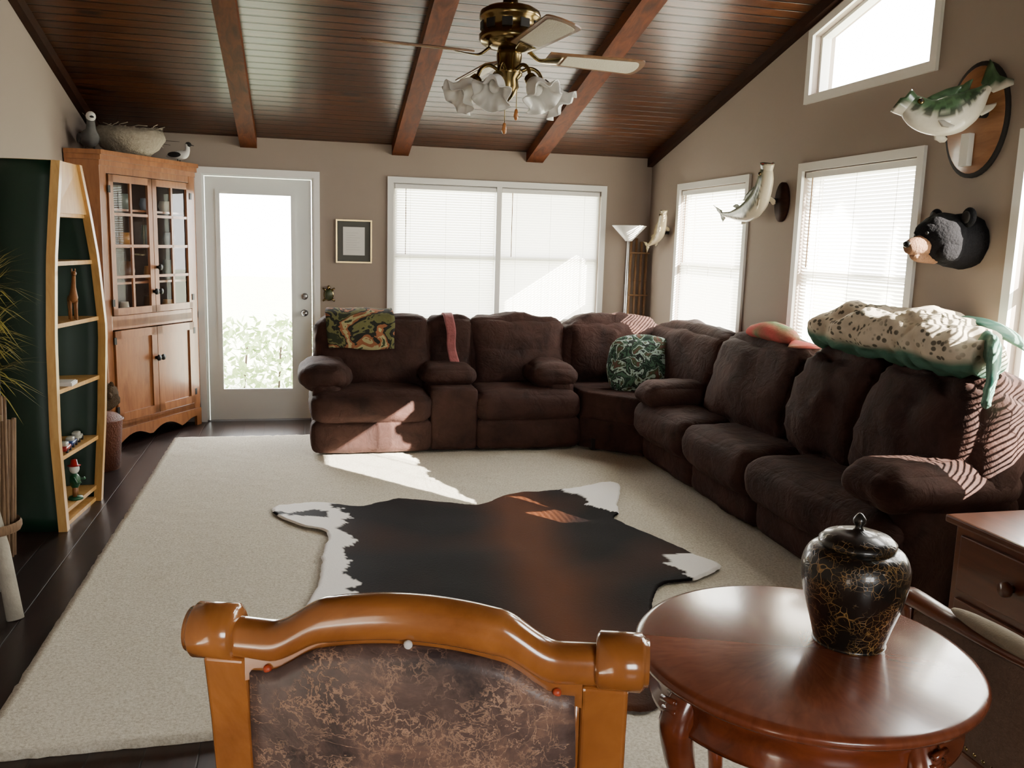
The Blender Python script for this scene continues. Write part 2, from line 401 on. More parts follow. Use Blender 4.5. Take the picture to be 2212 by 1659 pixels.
frame('glass_bead','x',YB,-.69,-.06,.24,1.92,d,.035,.005,.02,m_door)
glasspane('x',YB+.04,-.66,-.09,.27,1.89,d)
boxes('threshold',[(-.79,.09,YB+.0,YB+.14,0,.012)],m_chrome,d)
for z in (.92,1.06):
    lathe('lock_rose' if z>1 else 'knob',[(.0,0),(.03,.0),(.03,.008),(.014,.012),(.014,.03),(.026,.04),(.026,.055),(.0,.062)] if z<1 else [(0,0),(.03,0),(.028,.015),(.012,.02),(0,.022)],(.01,YB+.02,z),m_chrome,d,16,M=RX(90))
# ---------------------------------------------------------------- rug
def rugmat():
    m,t,N,L,b=nt('cream_shag');v=coord(t)
    f=noi(t,v,90,4,0,.7);g=noi(t,v,2.5,2)
    c=ramp(t,f,[(.3,srgb(200,190,168)),(.6,srgb(246,240,224))]);c=mixc(t,mth(t,'MULTIPLY',g,.15),c,srgb(190,178,152))
    L.new(c,b.inputs['Base Color']);b.inputs['Roughness'].default_value=1.;b.inputs['Specular IOR Level'].default_value=.1
    bump(t,noi(t,v,130,5,0,.8),b,.7,.015);return m
m_rug=rugmat()
st=.03;V=[];F=[];idx={}
def rz(x,y): return .024+.007*noise.noise(Vector((x*40,y*40,0)))+.003*noise.noise(Vector((x*9,y*9,3)))
nx=int((2.62+.96)/st);ny=int((6.92-1.2)/st)
def gv(i,j):
    if (i,j) not in idx:
        x=-.96+i*st+.006*noise.noise(Vector((i*.9,j*.9,1)));y=1.2+j*st+.006*noise.noise(Vector((i*.9,j*.9,7)))
        idx[(i,j)]=len(V);V.append((x,y,rz(x,y)))
    return idx[(i,j)]
cells=set()
for i in range(nx):
    for j in range(ny):
        x=-.96+(i+.5)*st;y=1.2+(j+.5)*st
        if (y<2.64 and x<.35) or (y<1.8 and x<.76): continue
        cells.add((i,j));F.append([gv(i,j),gv(i+1,j),gv(i+1,j+1),gv(i,j+1)])
for (i,j) in list(cells):
    for di,dj,a,b in ((-1,0,(0,0),(0,1)),(1,0,(1,0),(1,1)),(0,-1,(0,0),(1,0)),(0,1,(0,1),(1,1))):
        if (i+di,j+dj) not in cells:
            p=gv(i+a[0],j+a[1]);q=gv(i+b[0],j+b[1]);k=len(V)
            V.append((V[p][0],V[p][1],.001));V.append((V[q][0],V[q][1],.001));F.append([p,q,k+1,k])
mk('shag_rug',V,F,m_rug,None,True)
out=[(-.153,4.99),(.08,5.0),(.30,4.90),(.535,5.01),(.8,4.9),(1.0,4.83),(1.216,5.03),(1.45,5.06),(1.689,5.12),(1.90,5.20),(1.97,5.15),(1.90,4.95),(1.80,4.72),(1.76,4.58),(1.70,4.45),(1.835,4.06),(1.90,3.85),(1.95,3.69),(1.78,3.56),(1.578,3.516),(1.44,3.3),(1.36,3.08),(1.32,2.85),(1.26,2.60),(1.05,2.5),(.82,2.65),(.6,2.7),(.42,2.85),(.3,3.1),(.1,3.2),(-.02,3.35),(.0,3.55),(.06,3.82),(.075,4.11),(.115,4.40),(.08,4.52),(-.02,4.60),(-.14,4.78),(-.18,4.9)]
op=smoothpath([(a,b,0) for a,b in out+[out[0]]],14)[:-1]
cen=Vector((.9,3.95,0));V=[];F=[];NR=80;n=len(op)
for r in range(NR+1):
    for k,p in enumerate(op):
        e=1+(.012*noise.noise(Vector((p.x*14,p.y*14,2)))+.006*noise.noise(Vector((p.x*50,p.y*50,5)))) 
        q=cen+(p-cen)*e*(r/NR)
        V.append((q.x,q.y,.042+.006*noise.noise(q*3)+(.004 if r<NR else -.006)))
for r in range(NR):
    for k in range(n):
        k2=(k+1)%n;F.append([r*n+k,r*n+k2,(r+1)*n+k2,(r+1)*n+k])
def cow(co):
    x,y=co.x,co.y;nn=.09*noise.noise(Vector((x*5,y*5,0)))+.05*noise.noise(Vector((x*17,y*17,4)))+.02*noise.noise(Vector((x*50,y*50,4)))
    wv=False
    if x+nn<.2 and y>3.0: wv=True
    if y>4.5 and (x-1.62)+(y-4.75)*.4>.05+nn: wv=True
    if x+nn>1.72 and 3.4<y<3.86: wv=True
    if y<2.85 and .4+nn<x<.75: wv=True
    if x<.12 and abs(y-4.78+(x*.3))<.05+nn*.6 : wv=False
    if wv: return (1.,.98,.95,1)
    s=math.exp(-((x-(1.10+.12*(y-4)))/.17)**2)*1.0+.5*max(0,noise.noise(Vector((x*2,y*2,9))))
    base=Vector((.006,.004,.004)).lerp(Vector((.09,.030,.012)),min(1,s))
    return (*base,1)
mk('cowhide_rug',V,F,vcol('cowhide',.6,0,120,.08,.2,.03),None,True,None,cow)
# ---------------------------------------------------------------- sectional sofa
S=group('sectional_sofa',(1.6,6.4,0))
def cu(name,x0,x1,y0,y1,z0,z1,r=.07,b=.02,wr=.012,rot=None,mat=None,n=18):
    rbox(name,((x0+x1)/2,(y0+y1)/2,(z0+z1)/2),(x1-x0,y1-y0,z1-z0),r,mat or m_sofa,S,b,wr,rot,n,5.)
boxes('base_frame',[(.1,1.98,6.22,6.98,.035,.12),(2.45,3.0,3.1,5.7,.035,.12),(2.1,3.0,6.1,6.95,.035,.12)],m_sofad,S)
for nme,a,b in (('recliner_a',.05,.895),('recliner_b',1.235,2.02)):
    cu(nme+'_footrest',a,b,6.15,6.34,.045,.28,.045,.01,.006)
    cu(nme+'_seat',a,b,6.13,6.75,.25,.47,.08,.02,.014)
cu('console_front',.89,1.24,6.17,6.7,.045,.5,.035,.005,.006)
cu('console_armpad',.86,1.25,6.3,6.72,.5,.63,.06,.02,.01)
cu('arm_left_base',.06,.26,6.25,6.9,.1,.55,.06,.01,.01)
cu('arm_left_pad',-.02,.32,6.25,6.85,.47,.66,.09,.02,.016)
cu('arm_right_base',1.78,2.0,6.25,6.9,.1,.55,.06,.01,.01)
cu('arm_right_pad',1.68,2.03,6.25,6.85,.47,.65,.09,.02,.016)
tl=RX(-12)
for nme,a,b in (('back_a',.10,.955),('back_b',1.265,2.04)):
    cu(nme+'_lower',a,b,6.62,6.88,.40,.80,.1,.04,.03,tl)
    cu(nme+'_upper',a,b,6.66,6.95,.56,.96,.09,.04,.03,tl)
cu('console_back_lower',.93,1.29,6.64,6.86,.42,.76,.08,.03,.02,tl)
cu('console_back_upper',.93,1.29,6.68,6.94,.6,.955,.07,.03,.02,tl)
cu('back_frame',.1,2.05,6.88,7.02,.1,.9,.05,.0,.0)
prism('wedge_base',[(2.03,6.2),(2.4,5.82),(3.0,5.82),(3.0,6.98),(2.03,6.98)],.045,.28,m_sofa,S)
V,F=rboxg((0,0,0),(1,1,1),.08,.0,0,14)
def wedge(v,z0,z1):
    u=v.x+.5;w_=v.y+.5
    A=Vector((2.03,6.17));B=Vector((2.41,5.78));C=Vector((3.02,5.78));D=Vector((2.03,6.98));E=Vector((3.02,6.98))
    p=(A.lerp(B,u)).lerp(D.lerp(E,u),w_)
    return Vector((p.x,p.y,z0+(v.z+.5)*(z1-z0)))
mk('wedge_seat',[wedge(v,.26,.475) for v in V],F,m_sofa,S)
cu('wedge_back_a',2.04,2.86,6.60,6.92,.42,.95,.10,.06,.04,RX(-12))
cu('wedge_side_seat',2.4,2.9,5.7,6.2,.2,.47,.08,.02,.01)
cu('wedge_back_b',2.70,3.0,5.40,6.62,.42,.96,.10,.05,.035,RY(10))
for nme,a,b in (('recliner_c',4.955,5.785),('recliner_d',4.145,4.955),('recliner_e',3.0,4.145)):
    cu(nme+'_footrest',2.36,2.6,a,b,.045,.3,.06,.015,.012)
    cu(nme+'_seat',2.27,2.85,a,b,.22,.48,.10,.015,.02)
cu('arm_far_base',2.42,2.95,5.5,5.74,.1,.5,.06,.01,.01)
cu('arm_far_pad',2.28,2.9,5.42,5.76,.46,.63,.085,.02,.016)
cu('arm_near_base',2.38,2.98,2.98,3.22,.045,.56,.07,.01,.01)
cu('arm_near_pad',2.26,2.95,2.93,3.28,.5,.69,.095,.02,.02)
tr=RY(14)
for nme,a,b,h in (('back_c',4.36,5.42,.99),('back_d',3.72,4.40,1.01),('back_e',2.98,3.76,1.03)):
    cu(nme,2.66,3.0,a,b,.40,h,.13,.06,.045,tr)
cu('side_back_frame',2.93,3.055,3.02,5.9,.1,.9,.05,0,0)
def camo(name,cols,sc=7):
    m,t,N,L,b=nt(name);v=coord(t);f=noi(t,v,sc,3,.8);st=[]
    n=len(cols)
    for i,c in enumerate(cols): st.append((.32+.36*i/n,c))
    r=ramp(t,f,st);L.new(r,b.inputs['Base Color']);b.inputs['Roughness'].default_value=.9
    r.node.color_ramp.interpolation='CONSTANT';bump(t,noi(t,v,60),b,.3);return m
m_camo=camo('camo_fleece',[srgb(38,44,26),srgb(96,94,54),srgb(26,26,18),srgb(136,84,52),srgb(160,150,108),srgb(46,58,30)],6)
def drape(name,path,wv,mat,nw=14,th=.012,wr=.01,M=None,colfn=None):
    P=smoothpath(path,6);wv=Vector(wv);V=[];F=[]
    for i,p in enumerate(P):
        for j in range(nw+1):
            q=p+wv*(j/nw-.5);q=q+Vector((noise.noise(q*5),noise.noise(q*5+Vector((9,0,0))),noise.noise(q*5+Vector((0,7,0)))))*wr
            V.append(q)
    for i in range(len(P)-1):
        for j in range(nw):
            a=i*(nw+1)+j;F.append([a,a+1,a+nw+2,a+nw+1])
    o=mk(name,V,F,mat,None,True,M,colfn);md=o.modifiers.new('s','SOLIDIFY');md.thickness=th;return o
drape('camouflage_blanket',[(.42,6.58,.75),(.42,6.60,.86),(.42,6.66,.985),(.42,6.80,1.03),(.42,6.97,1.0),(.42,7.05,.88),(.42,7.06,.78)],(.5,0,-.01),m_camo,16,.02,.025)
m_red=plain('pink_knit',srgb(150,84,84),.9,var=.5,vs=40,bs=.5)
drape('knit_scarf',[(1.12,6.53,.63),(1.1,6.57,.75),(1.1,6.60,.88),(1.1,6.70,.99),(1.1,6.86,1.0),(1.1,7.0,.95)],(.07,0,0),m_red,6,.015,.012)
m_pill=camo('forest_print',[srgb(20,40,30),srgb(60,90,70),srgb(20,28,22),srgb(150,170,160),srgb(60,70,44),srgb(90,60,50)],13)
rbox('throw_pillow',(2.51,6.22,.655),(.44,.14,.40),.05,m_pill,None,.04,.01,RZ(-14)@RX(-18),12)
def redfish(co):
    z=noise.noise(co*9)
    return (*Vector((.5,.10,.09)).lerp(Vector((.14,.2,.10)),max(0,min(1,.3+z*1.8+(co.z-1.07)*6))),1)
m_vc=vcol('painted_plush',.9,0,50,.3,.3,.1)
m_trout=vcol('trout_plush',.9,0,30,.3,.3,.1,True)
g=group('red_fish_pillow',(2.82,4.85,1.04))
tube('body',smoothpath([(2.84,5.2,1.02),(2.84,5.1,1.04),(2.83,4.9,1.06),(2.82,4.72,1.05),(2.82,4.6,1.03)],5),lerp_list([(.02,.01),(.07,.045),(.1,.06),(.08,.05),(.03,.02)],5),m_vc,g,14,colfn=redfish)
tube('tail',smoothpath([(2.82,4.6,1.02),(2.81,4.53,1.02),(2.8,4.46,1.01)],4),lerp_list([(.03,.02),(.07,.015),(.11,.008)],4),m_vc,g,10,colfn=redfish)
def bigfish(co):
    sp=noise.noise(Vector((co.x*12,co.y*12,co.z*12)))
    h=(co.z-1.10-.03*max(0,co.y-3.6))/.03+noise.noise(co*6)*.9
    gcol=Vector((.05,.14,.10)).lerp(Vector((.12,.24,.17)),.5+.5*sp)
    return (*gcol.lerp(Vector((.62,.53,.40)),max(0,min(1,h))),1)
g=group('trout_pillow',(2.8,3.75,1.02))
tube('body',smoothpath([(2.82,4.36,1.09),(2.82,4.30,1.11),(2.81,4.10,1.15),(2.80,3.78,1.17),(2.80,3.48,1.175),(2.79,3.25,1.16),(2.77,3.06,1.14)],10),lerp_list([(.05,.03),(.12,.08),(.18,.115),(.21,.12),(.2,.125),(.16,.11),(.09,.07)],10),m_trout,g,56,colfn=bigfish,wr=.05,wsc=7)
def greenf(co):
    s=noise.noise(Vector((co.x*40,co.y*40,co.z*6)))
    return (*Vector((.06,.17,.13)).lerp(Vector((.22,.36,.28)),.5+s),1)
tube('tail_fin',smoothpath([(2.80,3.12,1.17),(2.76,3.02,1.17),(2.72,2.97,1.11),(2.70,2.95,1.03),(2.68,2.94,.96)],6),lerp_list([(.06,.04),(.07,.03),(.075,.022),(.095,.018),(.12,.014)],6),m_vc,g,28,up=(.7,.7,0),colfn=greenf,wr=.015,wsc=18)
tube('dorsal_fin',smoothpath([(2.93,3.6,1.26),(2.95,3.35,1.27),(2.93,3.18,1.24),(2.9,3.0,1.18)],5),lerp_list([(.02,.01),(.06,.012),(.06,.012),(.02,.01)],5),m_vc,g,12,colfn=greenf,wr=.01)
# ---------------------------------------------------------------- corner cabinet
A=Vector((-1.35,6.6));B=Vector((-.84,7.52));e1=(B-A).normalized();W=(B-A).length
Mc=Matrix(((e1.x,-e1.y,0,A.x),(e1.y,e1.x,0,A.y),(0,0,1,0),(0,0,0,1)))
G=group('corner_china_cabinet',(-1.25,7.2,0))
poly=[(A.x,A.y),(B.x,B.y),(-.84,7.59),(-1.56,7.59),(-1.56,6.6)]
prism('bottom',poly,.13,.17,m_cab,G);prism('mid_shelf',poly,.88,.93,m_cab,G);prism('top',poly,2.0,2.05,m_cab,G)
for i,z in enumerate((1.18,1.44,1.70)): prism('shelf_%d'%i,[(-1.33,6.68),(-.88,7.5),(-.88,7.57),(-1.54,7.57),(-1.54,6.68)],z,z+.015,m_cab,G)
m_cabin=plain('cabinet_inside',srgb(70,42,26),.7)
boxes('side_panels',[(-1.56,-1.345,6.59,6.61,.0,2.06),(-.86,-.84,7.52,7.59,0,2.06)],m_cab,G)
boxes('back_panels',[(-1.56,-.86,7.575,7.59,.1,2.0),(-1.565,-1.55,6.61,7.59,.1,2.0)],m_cabin,G)
def cb(name,x0,x1,y0,y1,z0,z1,mat=m_cab,bev=.004): box(name,x0,x1,y0,y1,z0,z1,mat,G,bev,Mc)
cb('stile_l',0,.07,-.002,.02,.1,2.04);cb('stile_r',W-.07,W,-.002,.02,.1,2.04)
cb('rail_top',.07,W-.07,0,.02,1.95,2.04);cb('rail_mid',.07,W-.07,0,.02,.86,.96);cb('rail_low',.07,W-.07,0,.02,.12,.19)
hw=(W-.14)/2
for s,nm in ((0,'left'),(1,'right')):
    x0=.07+s*hw+.003;x1=x0+hw-.006;zb,zt=.965,1.945;L=[]
    L+=[(x0,x0+.045,-.015,.005,zb,zt),(x1-.045,x1,-.015,.005,zb,zt),(x0,x1,-.015,.005,zb,zb+.05),(x0,x1,-.015,.005,zt-.05,zt)]
    xm=(x0+x1)/2;L.append((xm-.01,xm+.01,-.012,.003,zb,zt))
    for k in (1,2,3):
        z=zb+.05+(zt-zb-.1)*k/4;L.append((x0,x1,-.012,.003,z-.01,z+.01))
    boxes('glass_door_'+nm,L,m_cab,G,Mc)
    mk('pane_'+nm,[Mc@Vector(p) for p in ((x0,0,zb),(x1,0,zb),(x1,0,zt),(x0,0,zt))],[[0,1,2,3]],m_glass,G,False)
    zb,zt=.195,.855
    boxes('lower_door_'+nm,[(x0,x0+.06,-.018,.005,zb,zt),(x1-.06,x1,-.018,.005,zb,zt),(x0,x1,-.018,.005,zb,zb+.06),(x0,x1,-.018,.005,zt-.06,zt),(x0+.05,x1-.05,-.006,.005,zb+.05,zt-.05)],m_cab,G,Mc)
    xk=x1-.022 if s==0 else x0+.022
    for z in ((1.12,) if s==0 else (1.12,1.3))+(.62,):
        lathe('knob',[(0,0),(.012,0),(.01,.015),(.024,.025),(.022,.035),(0,.04)],Mc@Vector((xk,-.018,z)),m_black,G,14,M=Mc.to_3x3().to_4x4()@RX(90))
    xh=x0 if s==0 else x1
    boxes('hinges_'+nm,[(xh-.012,xh+.012,-.02,-.014,z,z+.05) for z in (1.03,1.82,.26,.76)],m_black,G,Mc)
ap=[(0,.14),(0,0),(.06,0)]
for i in range(0,25):
    t=i/24;x=.06+t*(W-.12);ap.append((x,.02+.06*abs(math.sin(t*pi*2.5))+.02*math.sin(t*pi)))
ap+=[(W-.06,0),(W,0),(W,.14)]
n=len(ap);V=[(x,-.012,z) for x,z in ap]+[(x,.01,z) for x,z in ap]
mk('scalloped_apron',[Mc@Vector(v) for v in V],[list(range(n)),[n+i for i in range(n)]]+[[i,(i+1)%n,n+(i+1)%n,n+i] for i in range(n)],m_cab,G,False)
for k,(o,z0,z1) in enumerate(((.012,2.0,2.035),(.03,2.035,2.07),(.045,2.07,2.10))):
    nrm=Vector((e1.y,-e1.x))
    a=A+nrm*o-e1*o*.5;b=B+nrm*o
    prism('cornice_%d'%k,[(a.x,a.y),(b.x,b.y),(-.84,7.59),(-1.56,7.59),(-1.56,6.6-o*.5)],z0,z1,m_cab,G)
pc=[srgb(150,160,170),srgb(190,180,160),srgb(90,60,40),srgb(170,120,60),srgb(120,130,120)]
pm=[plain('crockery_%d'%i,c,.3) for i,c in enumerate(pc)]
for i,z in enumerate((.93,1.195,1.455,1.715)):
    for k in range(4):
        x=.14+k*.25+random.uniform(-.03,.03);r=random.uniform(.035,.06);h=random.uniform(.08,.16)
        lathe('crockery',[(0,0),(r*.7,0),(r,h*.5),(r*.8,h),(r*.7,h),(r*.85,h*.5),(0,.01)],Mc@Vector((x,.14,z+.001)),pm[(i+k)%5],G,16)
g=group('bird_nest',(-1.24,7.12,2.1))
lathe('bowl',[(0,0),(.12,0),(.2,.06),(.24,.13),(.22,.19),(.15,.15),(.08,.07),(0,.06)],(-1.22,7.05,2.102),m_nest,g,40,ripple=lambda r,z,th:(r*(1+.1*noise.noise(Vector((math.cos(th)*3,math.sin(th)*3,z*12)))),z+.02*noise.noise(Vector((math.cos(th)*5,math.sin(th)*5,r*9)))))
for k in range(70):
    a=random.uniform(0,2*pi);r=random.uniform(.15,.22);p=Vector((-1.22+r*math.cos(a),7.05+r*math.sin(a)*.9,2.11+random.uniform(.07,.18)))
    q=p+Vector((-math.sin(a)*.12,math.cos(a)*.12,random.uniform(-.02,.06)));q.x=max(q.x,-1.54);tube('straw',[p,(p+q)/2+Vector((0,0,.01)),q],.0025,m_nest,g,5)
g=group('dried_branches',(-1.4,7.3,2.1))
for k in range(40):
    p=Vector((-1.42,7.32,2.104));a=random.uniform(-.4,2.2);L=random.uniform(.25,.7)
    dx=math.cos(a)*random.uniform(.2,1);q=p+Vector((max(-.1,dx*L*.9),-abs(math.sin(a))*L*.6+.05,L*random.uniform(.1,.5)))
    q.z=min(q.z,zc(q.y)-.12);tube('branch',smoothpath([p,(p+q)/2+Vector((0,0,.06)),q],4),lerp_list([.004,.003,.0015],4),m_twig,g,5)
def bird(nm,c,s,head,body,a):
    g=group(nm,c);M=Matrix.Translation(c)@RZ(a)@Matrix.Scale(s,4)
    tube('body',smoothpath([(-.16,0,.07),(-.1,0,.08),(0,0,.085),(.08,0,.1),(.12,0,.14),(.125,0,.19),(.13,0,.22),(.15,0,.235)],4),lerp_list([(.012,.006),(.04,.03),(.065,.06),(.055,.055),(.032,.032),(.026,.026),(.034,.032),(.012,.012)],4),body,g,16,M=M)
    ell('head',(.135,0,.222),(.04,.032,.034),head,g,M=M)
    tube('bill',[(.16,0,.22),(.185,0,.214),(.21,0,.208)],[(.014,.01),(.013,.006),(.009,.003)],m_dark,g,8,M=M)
    for y in (-.03,.03): tube('leg',[(0,y,.05),(0.005,y,.002)],.006,m_dark,g,6,M=M)
    for y in (-.058,.058): ell('wing',(-.03,y,.09),(.09,.012,.035),m_dark if s<.9 else body,g,M=M)
bird('duck_decoy',(-1.44,6.78,2.10),1.0,m_white,plain('grey_feather',srgb(96,94,92),.8,var=.5,vs=30),-70)
bird('duck_decoy.001',(-.93,7.38,2.10),.6,m_dark,m_white,-20)
# ---------------------------------------------------------------- canoe bookshelf
G=group('canoe_bookshelf',(-1.35,5.1,0))
secs=[(0,(-1.22,4.80),(-1.17,5.38),.30),(.5,(-1.235,4.79),(-1.14,5.43),.32),(1.0,(-1.24,4.84),(-1.12,5.46),.32),(1.4,(-1.23,4.88),(-1.135,5.41),.32),(1.64,(-1.215,4.91),(-1.15,5.34),.32),(1.9,(-1.2,4.95),(-1.17,5.25),.33)]
def sec(z):
    for (z0,n0,f0,d0),(z1,n1,f1,d1) in zip(secs[:-1],secs[1:]):
        if z<=z1+1e-6:
            t=(z-z0)/(z1-z0);return Vector(n0).lerp(Vector(n1),t),Vector(f0).lerp(Vector(f1),t),d0+(d1-d0)*t
zs=[1.9*i/24 for i in range(25)];V=[];F=[];nh=25
def hull(z,t,ins=0):
    N_,F2,dp=sec(z);dp=dp-ins
    a=pi*t;c=math.cos(a);k=.5-.5*(1 if c>0 else -1)*abs(c)**.5*(1-2*ins);u=max(0,math.sin(a))**.6
    p=N_.lerp(F2,k);return Vector((p.x-dp*u-ins*.5,p.y,z))
for z in zs:
    for j in range(nh): V.append(hull(z,j/(nh-1)))
for i in range(len(zs)-1):
    for j in range(nh-1):
        a=i*nh+j;F.append([a,a+1,a+nh+1,a+nh])
o=mk('hull',V,F,m_green,G,True);md=o.modifiers.new('s','SOLIDIFY');md.thickness=.008
for k in (0,1):
    pth=[]
    for z in zs: 
        N_,F2,dp=sec(z);p=(N_,F2)[k];pth.append((p.x,p.y,z))
    V=[];F=[]
    for i,p in enumerate(pth):
        sgn=-1 if k==0 else 1
        V+=[(p[0]+.012,p[1]+sgn*.012,p[2]),(p[0]+.012,p[1]-sgn*.04,p[2]),(p[0]-.03,p[1]-sgn*.03,p[2]),(p[0]-.03,p[1]+sgn*.012,p[2])]
    for i in range(len(pth)-1):
        for j in range(4): F.append([i*4+j,i*4+(j+1)%4,i*4+4+(j+1)%4,i*4+4+j])
    F+=[[0,1,2,3],[len(V)-4+j for j in range(4)]]
    mk('gunwale_%d'%k,V,F,m_pine,G,False)
for i,z in enumerate((.0,.07,.36,.71,1.05,1.37,1.62,1.88)):
    pts=[hull(z,j/20,.03) for j in range(21)];pts=[(p.x,p.y) for p in pts]
    prism('shelf_%d'%i,pts,z,z+.022,m_pine,G)
N0,F0,_=sec(1.64);N1,F1,_=sec(1.9)
mk('bow_deck',[(N0.x,N0.y,1.64),(F0.x,F0.y,1.64),(F1.x,F1.y,1.9),(N1.x,N1.y,1.9),(N0.x-.015,N0.y,1.64),(F0.x-.015,F0.y,1.64),(F1.x-.015,F1.y,1.9),(N1.x-.015,N1.y,1.9)],[[0,1,2,3],[4,5,6,7],[0,1,5,4],[2,3,7,6]],m_pine,G,False)
m_gir=plain('giraffe_tan',srgb(150,96,48),.6,var=.5,vs=60)
g=group('giraffe_figurine',(-1.25,5.2,1.072))
Mg=Matrix.Translation((-1.22,5.18,1.073))@RZ(-70)
tube('body',smoothpath([(-.05,0,.1),(0,0,.115),(.04,0,.125),(.07,0,.18),(.1,0,.24),(.11,0,.255),(.14,0,.25)],4),lerp_list([.012,.026,.024,.012,.009,.014,.006],4),m_gir,g,10,M=Mg)
for x,y in ((-.03,-.014),(-.03,.014),(.035,-.014),(.035,.014)): tube('leg',[(x,y,.11),(x,y,.055),(x,y,0)],[.009,.006,.006],m_gir,g,8,M=Mg)
for y in (-.008,.008): tube('horn',[(.1,y,.26),(.098,y,.28)],.003,m_gir,g,5,M=Mg)
g=group('white_book',(-1.2,5.0,.733));box('cover',-1.30,-1.20,5.0,5.12,.733,.752,m_white,g,.003);box('pages',-1.295,-1.205,5.0,5.1,.752,.757,m_white,g)
mc=[plain('toy_%d'%i,c,.3) for i,c in enumerate((srgb(160,30,30),srgb(40,70,130),srgb(190,190,180),srgb(40,90,60)))]
for i in range(3):
    y=4.98+i*.13;x=-1.25;g=group('toy_car',(x,y,.383))
    rbox('body',(x,y,.406),(.05,.11,.025),.01,mc[i],g,.0,n=6);rbox('cabin',(x,y,.426),(.04,.055,.025),.01,mc[2],g,.0,n=6)
    for dx in (-.022,.022):
        for dy in (-.033,.033): lathe('wheel',[(0,-.005),(.012,-.005),(.012,.005),(0,.005)],(x+dx,y+dy,.395),m_dark,g,12,M=RY(90))
g=group('painted_figurine',(-1.2,5.08,.093))
lathe('base',[(0,0),(.04,0),(.035,.015),(0,.02)],(-1.23,5.08,.093),mc[3],g,16)
for dy in (-.015,.015): tube('leg',[(-1.23,5.08+dy,.11),(-1.23,5.08+dy,.16)],.012,m_gir,g,8)
ell('torso',(-1.23,5.08,.195),(.028,.032,.045),mc[3],g);ell('head',(-1.23,5.08,.265),(.026,.026,.03),m_white,g)
for dy in (-1,1): tube('arm',[(-1.23,5.08+dy*.03,.22),(-1.21,5.08+dy*.05,.19),(-1.19,5.08+dy*.04,.2)],.008,mc[3],g,8)
lathe('hat',[(0,.03),(.015,.03),(.02,.0),(.035,-.003)],(-1.23,5.08,.285),mc[0],g,14)
g=group('wicker_basket',(-1.36,6.15,0))
lathe('body',[(0,0),(.13,0),(.155,.32),(.165,.33),(.155,.34),(.145,.32),(.12,.02),(0,.02)],(-1.33,6.12,0),m_wick,g,40,ripple=lambda r,z,th:(r*(1+.015*math.sin(th*20)*math.cos(z*120)),z))
lathe('lid',[(.16,.33),(.13,.36),(0,.37)],(-1.33,6.12,0),m_wick,g,40)
g=group('stuffed_raccoon',(-1.34,6.12,.37))
MR=Matrix.Translation((.02,-.03,0))
ell('body',(-1.33,6.17,.47),(.12,.13,.10),m_fur,g,wr=.02,wsc=20,M=MR);ell('head',(-1.27,6.08,.52),(.055,.06,.05),m_fur,g,wr=.01,wsc=30,M=MR)
tube('snout',[(-1.25,6.04,.51),(-1.235,6.0,.50)],[.025,.01],m_fur,g,10,M=MR)
for dx in (-.03,.03): ell('ear',(-1.27+dx,6.09,.57),(.015,.01,.02),m_fur,g,M=MR)
tube('tail',smoothpath([(-1.4,6.25,.43),(-1.45,6.22,.41),(-1.47,6.12,.40)],4),.03,m_fur,g,10,M=MR)
g=group('birch_stick_stand',(-1.3,3.75,0))
tube('leg_1',[(-1.27,3.80,.62),(-1.19,3.74,.3),(-1.14,3.69,0)],[.026,.028,.032],m_birch,g,12)
tube('leg_2',[(-1.38,3.78,.62),(-1.42,3.74,.3),(-1.46,3.7,0)],[.026,.028,.032],m_birch,g,12)
tube('leg_3',[(-1.3,3.85,.62),(-1.3,3.95,.3),(-1.3,4.02,0)],[.026,.028,.032],m_birch,g,12)
for k in range(46):
    a=random.uniform(0,2*pi);r=random.uniform(.0,.1);p=Vector((-1.25+r*math.cos(a),3.8+r*math.sin(a),.22));q=p+Vector((math.cos(a)*.03,math.sin(a)*.03,.6+random.uniform(-.05,.08)))
    tube('reed',[p,(p+q)/2,q],random.uniform(.006,.01),m_reed,g,6)
lathe('binding',[(.115,.0),(.12,.01),(.12,.03),(.115,.04)],(-1.25,3.8,.34),m_reed,g,20)
g=group('pine_spray',(-1.3,3.8,.9))
tube('stem',smoothpath([(-1.3,3.8,.7),(-1.28,3.8,1.1),(-1.24,3.78,1.35)],4),.008,m_twig,g,6)
V=[];F=[]
for k in range(300):
    b=Vector((-1.22,3.79,random.choice((1.0,1.12,1.25,1.34))+random.uniform(-.03,.03)));dd=Vector((random.uniform(-.6,1),random.uniform(-1,.5),random.uniform(-.5,.9))).normalized()
    L=random.uniform(.14,.25);t_=dd.cross(Vector((0,0,1))).normalized()*.003;q=b+dd*L+Vector((0,0,-.03));k0=len(V);V+=[b-t_,b+t_,b+dd*L*.6+t_,b+dd*L*.6-t_,q];F+=[[k0,k0+1,k0+2,k0+3],[k0+3,k0+2,k0+4]]
mk('needles',V,F,m_grass,g,False)
# ---------------------------------------------------------------- wall decor
g=group('framed_certificate',(.42,YB,1.53))
frame('frame','x',YB,.27,.57,1.35,1.71,g,.012,-.025,-.002,m_brass)
box('mat_board',.28,.56,YB-.012,YB-.004,1.36,1.70,plain('grey_mat',srgb(84,84,80),.8),g)
box('paper',.33,.51,YB-.015,YB-.012,1.415,1.65,m_white,g)
boxes('print_lines',[(.355,.355+random.uniform(.08,.13),YB-.0155,YB-.015,1.46+i*.02,1.4615+i*.02) for i in range(8)],plain('ink',srgb(170,170,170),.8),g)
g=group('turtle_wall_ornament',(.21,YB,1.08))
m_tur=plain('turtle_green',srgb(60,70,40),.4,var=.5,vs=40)
ell('shell',(.21,YB-.02,1.08),(.035,.018,.045),m_tur,g);ell('rim',(.21,YB-.012,1.08),(.043,.01,.053),m_brass,g);ell('head',(.21,YB-.02,1.14),(.014,.012,.018),m_brass,g)
